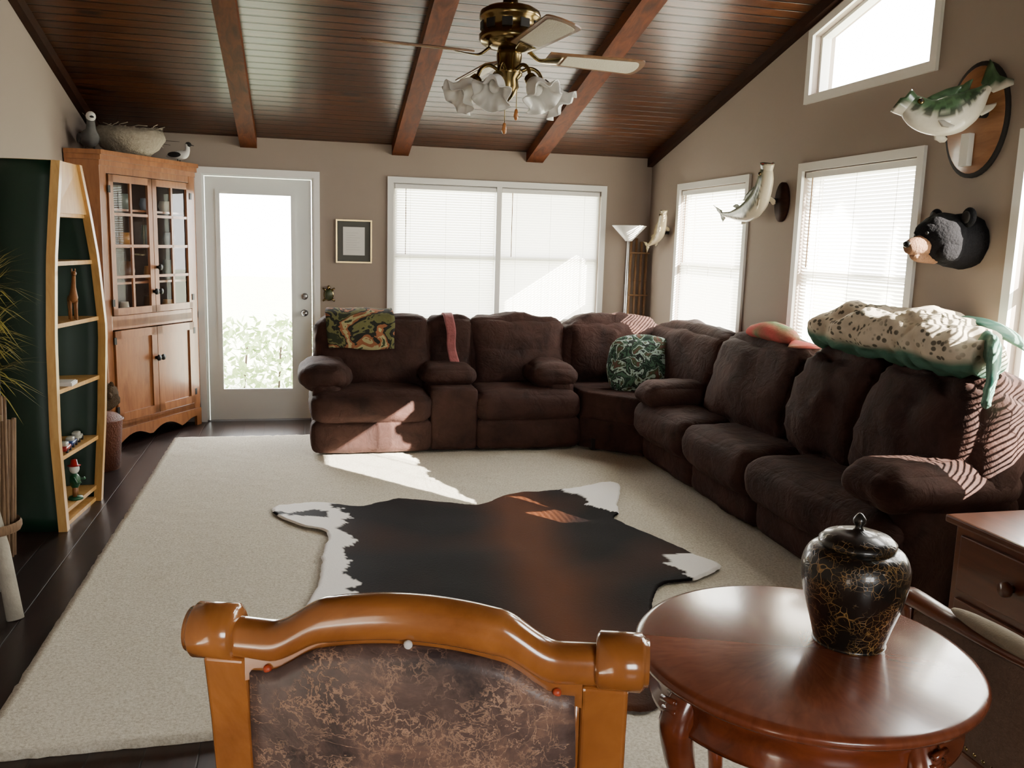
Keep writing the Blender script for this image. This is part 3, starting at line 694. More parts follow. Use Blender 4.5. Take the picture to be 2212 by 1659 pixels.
for sx in (-1,1):
    for sz in (-1,1): tube('leg',[(.21+sx*.02,YB-.012,1.08+sz*.03),(.21+sx*.05,YB-.012,1.08+sz*.055)],[.011,.007],m_brass,g,8)
def fishcol(P0,rad,back,belly,dark,side):
    def fn(co):
        best=min(range(len(P0)),key=lambda i:(co-P0[i]).length);h=(co-P0[best]).dot(side)/max(.01,rad[best][1])
        h2=h+.25*noise.noise(co*25);c=Vector(belly).lerp(Vector(back),max(0,min(1,.62+h2*2.)))
        if abs(h-.02)<.3 and noise.noise(co*42)>-.05: c=c.lerp(Vector(dark),.85)
        elif h>.2 and noise.noise(co*55)>.15: c=c.lerp(Vector(dark),.5)
        return (*c,1)
    return fn
m_fish=vcol('fish_skin',.3,.4,60,.15,.1,.4)
m_mouth=plain('fish_mouth',srgb(190,70,64),.4)
def fish(nm,pts,H_,side,back,belly,dark,fat=.5,pr=(.20,.34,.62,.86,1.0,.98,.88,.80,.62)):
    g=group(nm,pts[0]);side=Vector(side).normalized()
    P=smoothpath(pts,10);N_=len(P)-1
    rad=[]
    for i in range(len(P)):
        t=i/N_*(len(pr)-1);k=min(int(t),len(pr)-2);h=pr[k]*(1-(t-k))+pr[k+1]*(t-k);rad.append((h*H_*fat,h*H_))
    fc=fishcol(P,rad,back,belly,dark,side)
    V=[];F=[];seg=32;fr=[]
    for i,p in enumerate(P):
        tn=(P[min(i+1,N_)]-P[max(i-1,0)]).normalized();d=(side-tn*side.dot(tn)).normalized();s=tn.cross(d);fr.append((tn,d,s))
        for k in range(seg):
            th=2*pi*k/seg;V.append(p+s*math.cos(th)*rad[i][0]+d*math.sin(th)*rad[i][1])
    for i in range(N_):
        for k in range(seg): F.append([i*seg+k,i*seg+(k+1)%seg,(i+1)*seg+(k+1)%seg,(i+1)*seg+k])
    F.append(list(range(seg)));mk('body',V,F,m_fish,g,True,None,fc)
    tn,d,s=fr[-1];p=P[-1];a,b=rad[-1]
    V=[];F=[]
    for j,(off,sc) in enumerate(((0,1.0),(.30,1.15),(.42,1.2),(.36,1.04),(.0,.75),(-.6,.3))):
        for k in range(seg):
            th=2*pi*k/seg;op=1+.35*(math.sin(th)<0)*(off>.1)
            V.append(p+tn*off*H_*op+s*math.cos(th)*a*sc+d*math.sin(th)*b*sc)
    for j in range(5):
        for k in range(seg): F.append([j*seg+k,j*seg+(k+1)%seg,(j+1)*seg+(k+1)%seg,(j+1)*seg+k])
    mk('lips',V[:seg*4],[f for f in F if max(f)<seg*4],m_fish,g,True,None,fc)
    mk('mouth_interior',V[seg*3:],[[i-seg*3 for i in f] for f in F if min(f)>=seg*3],m_mouth,g,True)
    def fin(n_,base,dirs,L,w0,w1,col):
        base=Vector(base);dirs=Vector(dirs).normalized();across=w0
        V=[];F=[];m=7
        for r in range(4):
            for q in range(m):
                u=(q/(m-1)-.5);sp=Vector(across)*(w1*(.5+.7*r/3))*u
                ext=L*r/3*(1-.25*(abs(u)*2)**2 if n_!='tail_fin' else .75+.35*(abs(u)*2))
                V.append(base+dirs*ext+sp+s*.004*math.sin(q*3+r))
        for r in range(3):
            for q in range(m-1): a_=r*m+q;F.append([a_,a_+1,a_+m+1,a_+m])
        o=mk(n_,V,F,col,g,True,None,fc);md=o.modifiers.new('s','SOLIDIFY');md.thickness=.004;md.offset=0
    t0,d0,s0=fr[0];fin('tail_fin',P[0]+t0*.01,-t0,H_*1.0,d0,H_*1.6,m_fish)
    i=int(N_*.55);fin('dorsal_fin',P[i]+fr[i][1]*rad[i][1]*.8,fr[i][1]-fr[i][0]*.5,H_*.6,fr[i][0],H_*1.8,m_fish)
    i=int(N_*.3);fin('soft_dorsal',P[i]+fr[i][1]*rad[i][1]*.7,fr[i][1]-fr[i][0]*.8,H_*.6,fr[i][0],H_*.9,m_fish);fin('anal_fin',P[i]-fr[i][1]*rad[i][1]*.7,-fr[i][1]-fr[i][0]*.8,H_*.6,fr[i][0],H_*.7,m_fish)
    i=int(N_*.66)
    for sg in (-1,1):
        fin('pectoral_fin',P[i]+fr[i][2]*sg*rad[i][0]*.9-fr[i][1]*rad[i][1]*.4,fr[i][2]*sg*.6-fr[i][1]*.8-fr[i][0]*.5,H_*.8,fr[i][0],H_*.5,m_fish)
    i=int(N_*.93)
    for sg in (-1,1):
        c=P[i]+fr[i][2]*sg*rad[i][0]*.88+fr[i][1]*rad[i][1]*.4
        ell('eye',c,(.014*H_/.08,)*3,m_brass,g,n=12);ell('pupil',c+fr[i][2]*sg*.006*H_/.08,(.009*H_/.08,)*3,m_dark,g,n=12)
    return g
GB,GW,GD=(.06,.12,.055),(.62,.58,.49),(.01,.02,.01)
pw=wood('plaque_wood',srgb(136,90,56),srgb(170,118,76),(1,1,6),3)
g=fish('mounted_bass',[(3.01,3.50,2.31),(2.98,3.52,2.27),(2.93,3.55,2.215),(2.86,3.58,2.18),(2.79,3.62,2.185),(2.73,3.66,2.23)],.092,(0,.3,1),GB,GW,GD,.62)
MP=lambda a,b:Matrix(((0,0,-1,0),(0,a,0,0),(b,0,0,0),(0,0,0,1)))
lathe('plaque',[(0,0),(.19,0),(.2,.008),(.185,.022),(0,.022)],(XR-.0015,3.62,2.18),pw,g,40,M=MP(.95,1.28))
lathe('plaque_edge',[(.19,0),(.206,0),(.206,.015),(.19,.018)],(XR-.001,3.62,2.18),m_dark,g,40,M=MP(.95,1.28))
tube('mount_post',[(3.06,3.55,2.2),(2.92,3.55,2.2)],.02,m_dark,g,10)
box('name_tag',3.02,3.05,3.60,3.655,1.97,2.12,m_white,g,.004)
g=fish('mounted_bass.001',[(2.93,5.86,1.80),(2.93,5.68,1.79),(2.93,5.5,1.81),(2.93,5.36,1.88),(2.92,5.28,1.98),(2.91,5.25,2.07)],.078,(-.3,1,.5),(.10,.13,.06),(.62,.56,.42),GD,.6)
lathe('plaque',[(0,0),(.08,0),(.08,.02),(0,.022)],(XR-.001,5.3,1.87),m_beamd,g,30,M=MP(1,1.6))
tube('mount_post',[(3.06,5.35,1.88),(2.95,5.36,1.88)],.018,m_dark,g,10)
g=fish('mounted_bass.002',[(2.96,7.32,1.57),(2.97,7.24,1.60),(2.98,7.16,1.65),(2.98,7.10,1.71),(2.98,7.07,1.79),(2.98,7.06,1.84)],.055,(-.3,1,.5),(.40,.32,.16),(.66,.56,.36),(.24,.18,.1),.6)
tube('mount_post',[(3.07,7.14,1.68),(2.99,7.14,1.68)],.015,m_dark,g,10)
g=group('bear_head_mount',(3.0,3.56,1.62))
Mb=Matrix.Translation((3.07,3.58,1.62))@RZ(180)@Matrix.Scale(.94,4)
lathe('neck',[(.0,0),(.13,0),(.14,.05),(.13,.12),(.1,.2),(0,.22)],(0,0,0),m_bear,g,28,M=Mb@RY(90),ripple=lambda r,z,th:(r*(1+.05*noise.noise(Vector((math.cos(th)*4,math.sin(th)*4,z*20)))),z))
ell('skull',(.17,0,.01),(.125,.135,.125),m_bear,g,wr=.012,wsc=18,M=Mb,n=28)
ell('brow',(.23,0,.045),(.07,.09,.055),m_bear,g,M=Mb)
for s in (-1,1):
    ell('cheek',(.18,s*.075,-.04),(.075,.06,.065),m_bear,g,wr=.01,wsc=20,M=Mb)
    ell('ear',(.12,s*.115,.115),(.022,.045,.048),m_bear,g,M=Mb);ell('inner_ear',(.136,s*.115,.115),(.012,.028,.03),m_dark,g,M=Mb)
    ell('eye',(.287,s*.042,.035),(.01,.011,.011),m_black,g,n=12,M=Mb)
tube('muzzle',smoothpath([(.2,0,-.02),(.28,0,-.025),(.335,0,-.035),(.36,0,-.042)],5),lerp_list([(.075,.065),(.06,.052),(.047,.042),(.03,.028)],5),m_bearm,g,18,M=Mb)
ell('nose',(.363,0,-.022),(.016,.024,.017),m_black,g,n=14,M=Mb)
tube('jaw',smoothpath([(.2,0,-.07),(.29,0,-.075),(.33,0,-.07)],4),lerp_list([.045,.034,.018],4),m_bearm,g,12,M=Mb)
g=group('torchiere_floor_lamp',(2.77,7.3,0))
lathe('base',[(0,0),(.14,0),(.14,.02),(.05,.035),(.015,.05),(0,.05)],(2.77,7.3,0),m_chrome,g,32)
tube('pole',[(2.77,7.3,.04),(2.77,7.3,1.0),(2.77,7.3,1.6)],.014,m_chrome,g,14)
lathe('shade',[(0,.0),(.03,.0),(.045,.02),(.15,.13),(.147,.135),(.04,.03),(0,.02)],(2.77,7.3,1.6),m_glassw,g,36)
m_bam=plain('bamboo',srgb(140,104,68),.5,var=.4,vs=20)
g=group('bamboo_screen',(2.96,7.5,0))
for k in range(4):
    x=2.88+k*.05;tube('cane',[(x,7.52,.0),(x,7.52,.8),(x+.004,7.53,1.66-.03*k)],.013,m_bam,g,8)
    for z in (.3,.62,.95,1.25,1.5): lathe('node',[(.013,-.006),(.0165,0),(.013,.006)],(x+.001,7.522,z),m_bam,g,10)
for z in (1.12,1.5): tube('tie',[(2.86,7.5,z),(3.05,7.5,z)],.008,m_bam,g,6)
# ---------------------------------------------------------------- ceiling fan
fx,fyy=.862,3.8
G=group('ceiling_fan',(fx,fyy,2.35))
zt=zc(fyy)
lathe('canopy',[(0,0),(.07,0),(.075,-.03),(.03,-.09),(0,-.09)],(fx,fyy,zt-.075),m_brass,G,28)
tube('downrod',[(fx,fyy,zt-.1),(fx,fyy,2.9),(fx,fyy,2.54)],.013,m_brass,G,12)
lathe('motor_housing',[(0,.2),(.03,.2),(.035,.17),(.05,.165),(.1,.16),(.125,.145),(.13,.13),(.13,.115),(.122,.11),(.122,.055),(.13,.05),(.13,.03),(.12,.015),(.09,0),(.05,-.01),(0,-.01)],(fx,fyy,2.37),m_brass,G,40)
for k in range(10):
    a=2*pi*k/10;box('vent_%d'%k,.118,.1245,-.022,.022,.065,.1,m_dark,G,.002,Matrix.Translation((fx,fyy,2.37))@Matrix.Rotation(a,4,'Z'))
lathe('switch_housing',[(0,0),(.05,0),(.055,-.02),(.05,-.07),(.058,-.08),(.058,-.1),(.04,-.12),(.045,-.15),(.03,-.18),(.012,-.2),(0,-.21)],(fx,fyy,2.36),m_brass,G,32)
m_blade=wood('fan_blade_wood',srgb(112,80,54),srgb(150,112,80),(4,4,4),3,.35,.3)
m_cane=plain('woven_cane',srgb(230,222,202),.6,var=.25,vs=160,bs=.5,bsc=200)
def blade_outline(x0,x1,w0,w1,n=10):
    P=[]
    for i in range(n+1):
        t=i/n;P.append((x0+(x1-x0)*t,-(w0+(w1-w0)*t)))
    for i in range(1,9):
        a=-pi/2+pi*i/9;P.append((x1+math.cos(a)*.03,math.sin(a)*w1))
    for i in range(n+1):
        t=1-i/n;P.append((x0+(x1-x0)*t,(w0+(w1-w0)*t)))
    return P
for k in range(4):
    a=6+90*k;M=Matrix.Translation((fx,fyy,2.345))@RZ(a)@RX(-14)
    prism('blade_%d'%k,blade_outline(.17,.60,.055,.072),-.003,.003,m_blade,G,M)
    prism('cane_inset_%d'%k,blade_outline(.25,.575,.042,.056),-.006,-.0035,m_cane,G,M)
    tube('blade_iron_%d'%k,smoothpath([(.09,0,.02),(.13,0,-.012),(.17,0,-.014),(.235,0,-.008)],4),lerp_list([(.02,.006),(.012,.006),(.03,.004),(.04,.003)],4),m_brass,G,10,up=(0,0,1),M=M)
for k,a in enumerate((192,240,295,350)):
    ar=math.radians(a);dx,dy=math.cos(ar),math.sin(ar)
    rr=.15
    tube('light_arm_%d'%k,smoothpath([(fx+dx*.04,fyy+dy*.04,2.27),(fx+dx*.09,fyy+dy*.09,2.29),(fx+dx*.13,fyy+dy*.13,2.27),(fx+dx*rr,fyy+dy*rr,2.22)],4),.008,m_brass,G,10)
    dv=Vector((dx*.75,dy*.75,-.75)).normalized();q=dv.to_track_quat('Z','Y').to_matrix().to_4x4()@Matrix.Scale(1.1,4)
    c=Vector((fx+dx*rr,fyy+dy*rr,2.225))
    lathe('lamp_cup_%d'%k,[(0,-.01),(.022,-.01),(.026,.02),(.022,.03)],c,m_brass,G,18,M=q)
    def rip(r,z,th):
        t=max(0,(z-.05)/.07);return r*(1+.16*t*math.sin(6*th)),z+.012*t*math.sin(6*th+pi)
    lathe('tulip_shade_%d'%k,[(.022,.01),(.034,.03),(.042,.05),(.044,.075),(.052,.095),(.075,.112),(.072,.114),(.049,.097),(.041,.075),(.038,.05),(.02,.02)],c,m_glassw,G,48,ripple=rip,M=q)
    ell('bulb_%d'%k,c+dv*.06,(.024,.024,.03),m_white,G,n=14)
for (dx,dy,zb) in ((-.02,-.03,2.06),(.03,-.03,2.12)):
    tube('pull_chain',[(fx+dx,fyy+dy,2.26),(fx+dx,fyy+dy,zb)],.0018,m_brass,G,6)
    lathe('pull_fob',[(0,.0),(.006,-.005),(.011,-.03),(.008,-.045),(0,-.05)],(fx+dx,fyy+dy,zb),m_chair,G,14)
# ---------------------------------------------------------------- chair in front
def panelmat():
    m,t,N,L,b=nt('distressed_leather');v=coord(t);vr=coord(t,(1.,1.,2.6),(0,.6,.3));vr2=coord(t,(2.6,1,1.),(0,-.5,.3))
    n1=noi(t,v,7,6,.5,.7);c=ramp(t,n1,[(.36,srgb(54,42,41)),(.52,srgb(94,74,68)),(.66,srgb(140,106,88))])
    def ridge(vec,sc,th,msc,lo,hi,di):
        r=mth(t,'ABSOLUTE',mth(t,'SUBTRACT',noi(t,vec,sc,4,di,.6),.5))
        k=ramp(t,r,[(0,(1,1,1)),(th,(0,0,0))]);mk_=ramp(t,noi(t,v,msc,3),[(lo,(0,0,0)),(hi,(1,1,1))])
        return mth(t,'MULTIPLY',k,mk_)
    k=mth(t,'MAXIMUM',mth(t,'MAXIMUM',ridge(vr,14,.010,9,.45,.58,.3),ridge(vr2,18,.010,7,.47,.6,.3)),ridge(v,60,.04,11,.45,.6,.4))
    c=mixc(t,mth(t,'MULTIPLY',k,.6),c,srgb(214,168,134));L.new(c,b.inputs['Base Color']);b.inputs['Roughness'].default_value=.42;bump(t,mth(t,'ADD',n1,mth(t,'MULTIPLY',k,.2)),b,.3);return m
m_panel=panelmat()
m_plug=plain('screw_plug',srgb(180,70,36),.4)
def chair(nm,Mx):
    G=group(nm,Mx.translation)
    yb=lambda z:(.13*(1-z/1.04)**1.0 if z>.45 else .13*(1-.45/1.04)-(.45-z)*.18)
    def zr(s):
        a=abs(s)/.24;
        if a<.45: return 1.072-.012*(a/.45)**2
        if a<.8:
            t=(a-.45)/.35;t=t*t*(3-2*t);return 1.060-.038*t
        return 1.022
    def hr(s):
        a=abs(s)/.24;return .030-.004*min(1,max(0,(a-.45)/.35))
    P=[];Rr=[]
    for i in range(61):
        s=-.245+.49*i/60;P.append((s,-.012*(1-(s/.245)**2),zr(s)));Rr.append((.024,hr(s)))
    V=[];F=[];seg=20
    for (x,y,z),(a,b) in zip(P,Rr):
        for k in range(seg):
            th=2*pi*k/seg;cx,cz=math.cos(th),math.sin(th);V.append((x,y+a*abs(cx)**.8*(1 if cx>0 else -1),z+b*abs(cz)**.8*(1 if cz>0 else -1)))
    for i in range(60):
        for k in range(seg): F.append([i*seg+k,i*seg+(k+1)%seg,(i+1)*seg+(k+1)%seg,(i+1)*seg+k])
    mk('crest_rail',V,F,m_chair,G,True,Mx)
    for s in (-1,1):
        lathe('ear_scroll',[(0,-.033),(.03,-.033),(.037,-.028),(.037,.024),(.033,.028),(.03,.03),(.03,.034),(0,.034)],(0,0,0),m_chair,G,32,M=Mx@Matrix.Translation((s*.27,.0,1.028))@RY(90 if s>0 else -90))
        V=[];F=[]
        zs_=[0,.2,.42,.5,.7,.9,1.0]
        for z in zs_:
            y=yb(z) if z<1 else .0
            w=.03 if z>.45 else .022;x=s*(.25 if z>.45 else .245)
            V+=[(x-w,y-.022,z),(x+w,y-.022,z),(x+w,y+.022,z),(x-w,y+.022,z)]
        for i in range(len(zs_)-1):
            for j in range(4): F.append([i*4+j,i*4+(j+1)%4,i*4+4+(j+1)%4,i*4+4+j])
        F+=[[0,1,2,3],[len(V)-4+j for j in range(4)]]
        o=mk('stile',V,F,m_chair,G,False,Mx);md=o.modifiers.new('b','BEVEL');md.width=.006;md.segments=3
        tube('panel_bead',[(s*.214,yb(z)-.014 if z<1 else -.01,z) for z in (.5,.7,.9,1.0)],.007,m_chair,G,8,M=Mx)
    V=[];F=[]
    for i in range(41):
        s=-.222+.444*i/40;zt_=zr(s)-.01;a=abs(s)/.222
        zb_=zr(s)-.036-.004*a- (.012 if a>.8 else 0)*(a-.8)/.2
        V+=[(s,-.02,zt_),(s,-.02,zb_),(s,.02,zb_),(s,.02,zt_)]
    for i in range(40):
        for j in range(4): F.append([i*4+j,i*4+(j+1)%4,i*4+4+(j+1)%4,i*4+4+j])
    mk('under_crest',V,F,m_chair,G,False,Mx)
    V=[];F=[];nx_,nz_=24,24
    for i in range(nx_+1):
        s=-.212+.424*i/nx_;zt_=zr(s)-.034
        for j in range(nz_+1):
            z=.52+(zt_-.52)*j/nz_;u=1-(2*i/nx_-1)**4;v=1-(2*j/nz_-1)**4;y=(yb(z))-.004-.012*u*v
            V.append((s,y,z))
    for i in range(nx_):
        for j in range(nz_): a=i*(nz_+1)+j;F.append([a,a+1,a+nz_+2,a+nz_+1])
    o=mk('back_upholstery',V,F,m_panel,G,True,Mx);md=o.modifiers.new('s','SOLIDIFY');md.thickness=.03;md.offset=-1
    box('lower_back_rail',-.222,.222,.05,.085,.49,.54,m_chair,G,.005,Mx)
    for s,z,mt in ((-.19,.99,m_plug),(.19,.99,m_plug),(0,1.045,m_white)):
        ell('screw_plug',(s,-.022 if s else -.034,z),(.006,.005,.006),mt,G,n=12,M=Mx)
    rb=rbox('seat_cushion',(0,0,0),(.5,.48,.09),.04,m_panel,G,.015)
    rb.data.transform(Mx@Matrix.Translation((0,.33,.46)))
    box('seat_rail',-.26,.26,.06,.57,.37,.43,m_chair,G,.01,Mx)
    for s in (-1,1): tube('front_leg',smoothpath([(s*.23,.53,.4),(s*.245,.555,.33),(s*.235,.55,.15),(s*.24,.565,.02),(s*.24,.565,0)],4),lerp_list([.03,.034,.02,.018,.024],4),m_chair,G,12,M=Mx)
    return G
ang=math.degrees(math.atan2(-.181,.511))
Mch=Matrix.Translation((.1365,1.0725,0))@RZ(ang)
chair('dining_chair',Mch)
# upholstered armchair right of the table, facing the room (+y)
AY=.10
G=group('armchair',(1.9,1.5+AY,0))
MA=Matrix.Translation((0,AY,-.015))
m_ac=plain('armchair_tapestry',srgb(110,84,66),.9,var=.45,vs=70,bs=.4,bsc=160)
for s,x in ((-1,1.60),(1,2.16)):
    tube('arm_rail',smoothpath([(x,1.10,.70),(x,1.30,.67),(x,1.50,.655),(x,1.70,.65),(x+s*.02,1.83,.66),(x+s*.02,1.87,.63)],6),lerp_list([(.022,.02),(.026,.018),(.03,.018),(.034,.018),(.038,.022),(.03,.02)],6),m_chest,G,14,M=MA)
    ell('arm_pad',(x,1.5,.68),(.032,.19,.02),m_taupe,G,M=MA)
    rbox('side_panel',(x,1.50+AY,.48),(.045,.62,.32),.02,m_ac,G,.01,.0,None,10)
    tube('arm_post',smoothpath([(x+s*.015,1.83,.64),(x,1.82,.52),(x-s*.01,1.80,.38)],5),lerp_list([.024,.018,.024],5),m_chest,G,12,M=MA)
    tube('front_leg',smoothpath([(x,1.78,.37),(x+s*.01,1.80,.26),(x,1.79,.1),(x,1.81,.048)],5),lerp_list([.032,.034,.018,.022],5),m_chest,G,12,M=MA)
    tube('rear_leg',[(x,1.14,.37),(x,1.10,.18),(x,1.06,.048)],[.026,.022,.018],m_chest,G,10,M=MA)
    for k in range(22): ell('nailhead',(x+s*.026,1.17+k*.028,.372),(.004,.006,.006),m_brass,G,n=8,M=MA)
box('seat_rail',1.57,2.19,1.12,1.81,.29,.36,m_chest,G,.01,MA)
rbox('seat_cushion',(1.88,1.48+AY,.42),(.53,.66,.15),.05,m_ac,G,.02)
rbox('back_cushion',(1.88,1.12+AY,.76),(.54,.12,.60),.05,m_ac,G,.02,.0,RX(8))
tube('back_crest',smoothpath([(1.60,1.08,1.02),(1.72,1.06,1.07),(1.88,1.05,1.09),(2.04,1.06,1.07),(2.16,1.08,1.02)],5),.026,m_chest,G,12,M=MA)
for x in (1.60,2.16): tube('back_post',[(x,1.14,.35),(x,1.11,.7),(x,1.08,1.03)],.024,m_chest,G,10,M=MA)
# ---------------------------------------------------------------- round table
def topmat(cx,cy):
    m,t,N,L,b=nt('sunburst_veneer');tc=N.new('ShaderNodeTexCoord');sp=N.new('ShaderNodeSeparateXYZ');L.new(tc.outputs['Object'],sp.inputs[0])
    dx=mth(t,'SUBTRACT',sp.outputs[0],cx);dy=mth(t,'SUBTRACT',sp.outputs[1],cy);a=mth(t,'ARCTAN2',dy,dx)
    w8=mth(t,'FLOOR',mth(t,'MULTIPLY',mth(t,'ADD',a,.35),8/(2*pi)));wn=N.new('ShaderNodeTexWhiteNoise');wn.noise_dimensions='1D';L.new(w8,wn.inputs['W'])
    cb_=N.new('ShaderNodeCombineXYZ');L.new(mth(t,'MULTIPLY',a,5.),cb_.inputs[0])
    L.new(mth(t,'MULTIPLY',mth(t,'SQRT',mth(t,'ADD',mth(t,'MULTIPLY',dx,dx),mth(t,'MULTIPLY',dy,dy))),6.),cb_.inputs[1])
    f=noi(t,cb_.outputs[0],3,5,.6)
    c=ramp(t,f,[(.25,srgb(112,56,34)),(.75,srgb(136,72,45))]);c=mixc(t,mth(t,'MULTIPLY',wn.outputs[0],.7),c,srgb(82,38,23))
    L.new(c,b.inputs['Base Color']);b.inputs['Roughness'].default_value=.25;b.inputs['Coat Weight'].default_value=.5;b.inputs['Coat Roughness'].default_value=.12;return m
tx,ty,tz,trd=1.115,1.685,.65,.385
G=group('round_side_table',(tx,ty,0))
lathe('top',[(0,0),(trd-.02,0),(trd-.006,-.004),(trd,-.012),(trd-.004,-.024),(trd-.02,-.03),(trd-.03,-.034),(0,-.034)],(tx,ty,tz),topmat(tx,ty),G,96)
lathe('apron',[(trd-.05,-.034),(trd-.045,-.05),(trd-.05,-.065),(trd-.052,-.10),(trd-.04,-.115),(trd-.04,-.125),(trd-.07,-.125),(trd-.07,-.034)],(tx,ty,tz),m_cherry,G,96)
for k in range(4):
    a=math.radians(12+90*k);c,s=math.cos(a),math.sin(a);q=lambda r,z:(tx+c*r,ty+s*r,z)
    tube('cabriole_leg_%d'%k,smoothpath([q(.32,.60),q(.345,.54),q(.335,.46),q(.29,.30),q(.27,.14),q(.30,.055),q(.33,.045)],5),lerp_list([.034,.04,.034,.022,.018,.022,.018],5),m_cherry,G,14)
    for j in range(5): tube('knee_carving',[(tx+c*(.37-.004*j)-s*.02,ty+s*(.37-.004*j)+c*.02,.60-.025*j),(tx+c*(.375-.004*j)+s*.02,ty+s*(.375-.004*j)-c*.02,.595-.025*j)],.007,m_cherry,G,8)
lathe('lower_shelf',[(0,.16),(.24,.16),(.25,.15),(.24,.14),(0,.14)],(tx,ty,0),m_cherry,G,64)
def urnmat():
    m,t,N,L,b=nt('black_gold_crackle');v=coord(t)
    va=N.new('ShaderNodeTexNoise');va.inputs['Scale'].default_value=14;L.new(v,va.inputs['Vector'])
    mx=N.new('ShaderNodeVectorMath');mx.operation='MULTIPLY_ADD';L.new(va.outputs['Color'],mx.inputs[0]);mx.inputs[1].default_value=(.05,.05,.05);L.new(v,mx.inputs[2])
    def lay(sc,th,ms):
        vo=N.new('ShaderNodeTexVoronoi');vo.feature='DISTANCE_TO_EDGE';vo.inputs['Scale'].default_value=sc;L.new(mx.outputs[0],vo.inputs['Vector'])
        k=ramp(t,vo.outputs['Distance'],[(0.0,(1,1,1)),(th,(0,0,0))]);return mth(t,'MULTIPLY',k,ramp(t,noi(t,v,ms,4),[(.46,(0,0,0)),(.56,(1,1,1))]))
    k=mth(t,'MAXIMUM',lay(42,.045,12),lay(80,.05,17))
    L.new(mixc(t,mth(t,'MULTIPLY',k,.75),srgb(22,20,17),srgb(170,132,76)),b.inputs['Base Color']);b.inputs['Roughness'].default_value=.3;b.inputs['Coat Weight'].default_value=.4
    bump(t,k,b,.2);return m
m_urn=urnmat();ux,uy=1.243,1.70
G=group('ginger_jar',(ux,uy,tz));Ms=Matrix.Scale(.98,4)
pr=smoothpath([(.0,0,0),(.078,0,0),(.082,0,.006),(.094,0,.05),(.112,0,.11),(.122,0,.165),(.120,0,.2),(.105,0,.228),(.075,0,.24)],6)
lathe('body',[(p.x,p.z) for p in pr],(ux,uy,tz+.0005),m_urn,G,64,M=Ms)
lathe('lid',[(.08,.236),(.088,.24),(.088,.25),(.075,.262),(.045,.272),(.014,.276),(.008,.285),(.014,.294),(.015,.303),(.006,.315),(0,.318)],(ux,uy,tz),m_urn,G,48,M=Ms)
G=group('end_chest',(2.6,2.4,0))
box('body',2.36,2.92,2.06,2.66,.06,.57,m_chest,G,.006);box('top',2.33,2.95,2.03,2.69,.57,.60,m_chest,G,.008)
box('plinth',2.34,2.94,2.04,2.68,.03,.06,m_chest,G,.004)
for z0,z1 in ((.09,.30),(.33,.54)):
    box('drawer_front',2.345,2.362,2.1,2.62,z0,z1,m_chest,G,.006)
    lathe('knob',[(0,0),(.014,0),(.012,.014),(.028,.024),(.025,.04),(0,.046)],(2.345,2.36,(z0+z1)/2),m_chest,G,16,M=RY(-90))
# ---------------------------------------------------------------- outdoors
m_lawn=plain('lawn',srgb(190,194,170),.9,var=.3,vs=3,bs=.5)
m_leaf=plain('shrub_leaf',srgb(176,200,136),.7,var=.4,vs=8)
box('lawn',-30,40,-25,45,-.5,-.4,m_lawn)
def leaves(nm,n_,c0,sg,sz,parent):
    V=[];F=[]
    for k in range(n_):
        d_=Vector((random.gauss(0,1),random.gauss(0,1),random.gauss(0,1))).normalized()*random.random()**.4
        c=Vector((c0[0]+d_.x*sg[0],c0[1]+d_.y*sg[1],c0[2]+d_.z*sg[2]));a=Vector((random.uniform(-1,1),random.uniform(-1,1),random.uniform(-1,1))).normalized();b=a.cross(Vector((random.random(),random.random(),1))).normalized()
        k0=len(V);V+=[c-a*sz,c+b*sz*.5,c+a*sz,c-b*sz*.5];F.append([k0,k0+1,k0+2,k0+3])
    mk(nm,V,F,m_leaf,parent,False)
g=group('garden_shrub',(-.3,10.5,-.4))
leaves('leaves',1500,(-.2,10.6,.15),(1.7,.7,.5),.06,g)
for k in range(8): tube('stem',[(-1.5+k*.4,10.6,-.39),(-1.4+k*.38,10.55,.3)],.012,m_twig,g,6)
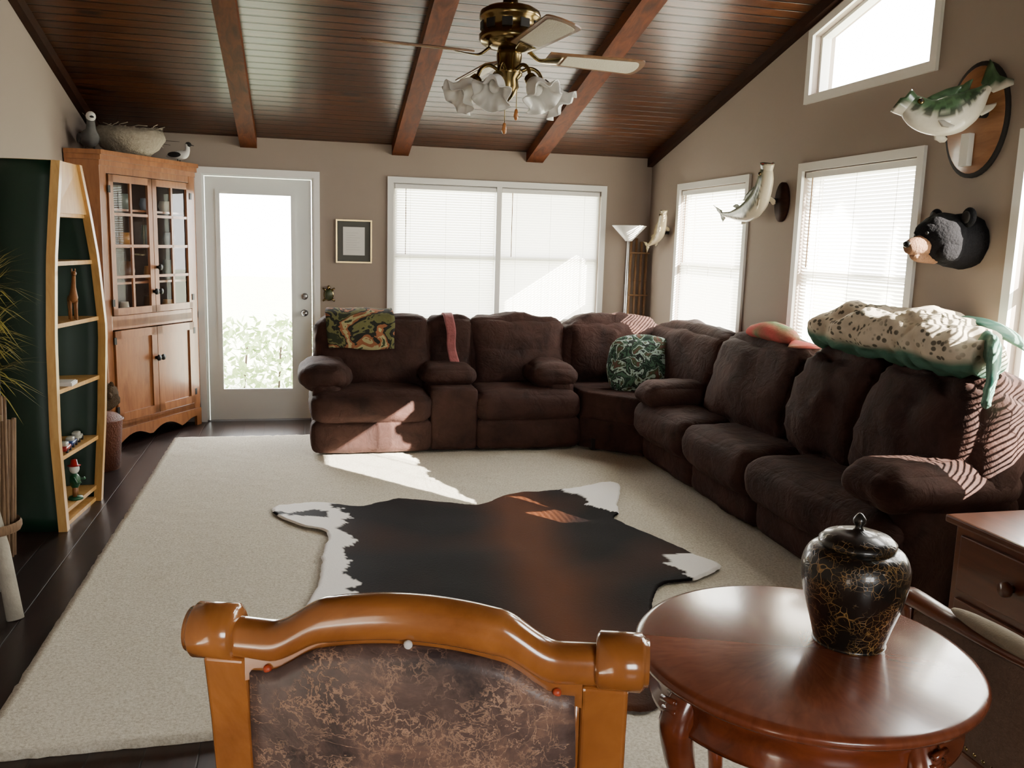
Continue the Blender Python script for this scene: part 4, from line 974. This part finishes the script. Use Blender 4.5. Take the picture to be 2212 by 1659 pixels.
g=group('sun_block_tree',(6.2,.6,-.4))  # unseen tree, added to block sun from the upper windows
tube('trunk',smoothpath([(6.6,.3,-.39),(6.55,.35,1.5),(6.3,.5,3.2),(6.1,.5,4.4)],5),lerp_list([.2,.16,.12,.06],5),m_twig,g,14)
for k in range(7):
    a=2*pi*k/7;tube('bough',[(6.2,.5,3.7),(6.05+.4*math.cos(a),.5+.8*math.sin(a),4.4),(5.95+.8*math.cos(a),.5+1.6*math.sin(a),4.9)],[.07,.04,.015],m_twig,g,8)
leaves('foliage',5200,(5.95,.4,4.85),(1.0,1.95,.95),.13,g)
# ---------------------------------------------------------------- light
wd=bpy.data.worlds.new('world');bpy.context.scene.world=wd;wd.use_nodes=True
bg=wd.node_tree.nodes['Background'];bg.inputs[0].default_value=(1,.985,.955,1);bg.inputs[1].default_value=25.
def portal(n,loc,sx,sy,d):
    l=bpy.data.lights.new(n,'AREA');l.shape='RECTANGLE';l.size=sx;l.size_y=sy;o=bpy.data.objects.new(n,l);COL.objects.link(o);o.location=loc
    o.rotation_euler=Vector(d).to_track_quat('-Z','Y').to_euler();l.cycles.is_portal=True
portal('portal_back',(1.675,YB+.13,1.45),1.85,1.17,(0,-1,0));portal('portal_door',(-.375,YB+.13,1.08),.6,1.65,(0,-1,0))
portal('portal_r1',(XR+.13,6.37,1.45),1.13,1.17,(-1,0,0));portal('portal_r2',(XR+.13,4.53,1.45),1.07,1.19,(-1,0,0))
portal('portal_r3',(XR+.13,2.72,1.45),1.14,1.2,(-1,0,0));portal('portal_u1',(XR+.13,4.53,2.8),1.09,.6,(-1,0,0));portal('portal_u2',(XR+.13,2.72,2.83),1.14,.64,(-1,0,0))
portal('portal_rear',(.8,YF-.13,1.52),1.6,1.15,(0,1,0))
sl=bpy.data.lights.new('sun','SUN');sl.energy=110;sl.color=(1,.93,.8);sl.angle=.005;so=bpy.data.objects.new('sun',sl);COL.objects.link(so)
so.rotation_euler=Vector((-.63,.776,-.415)).to_track_quat('-Z','Y').to_euler();so.location=(8,-4,6)
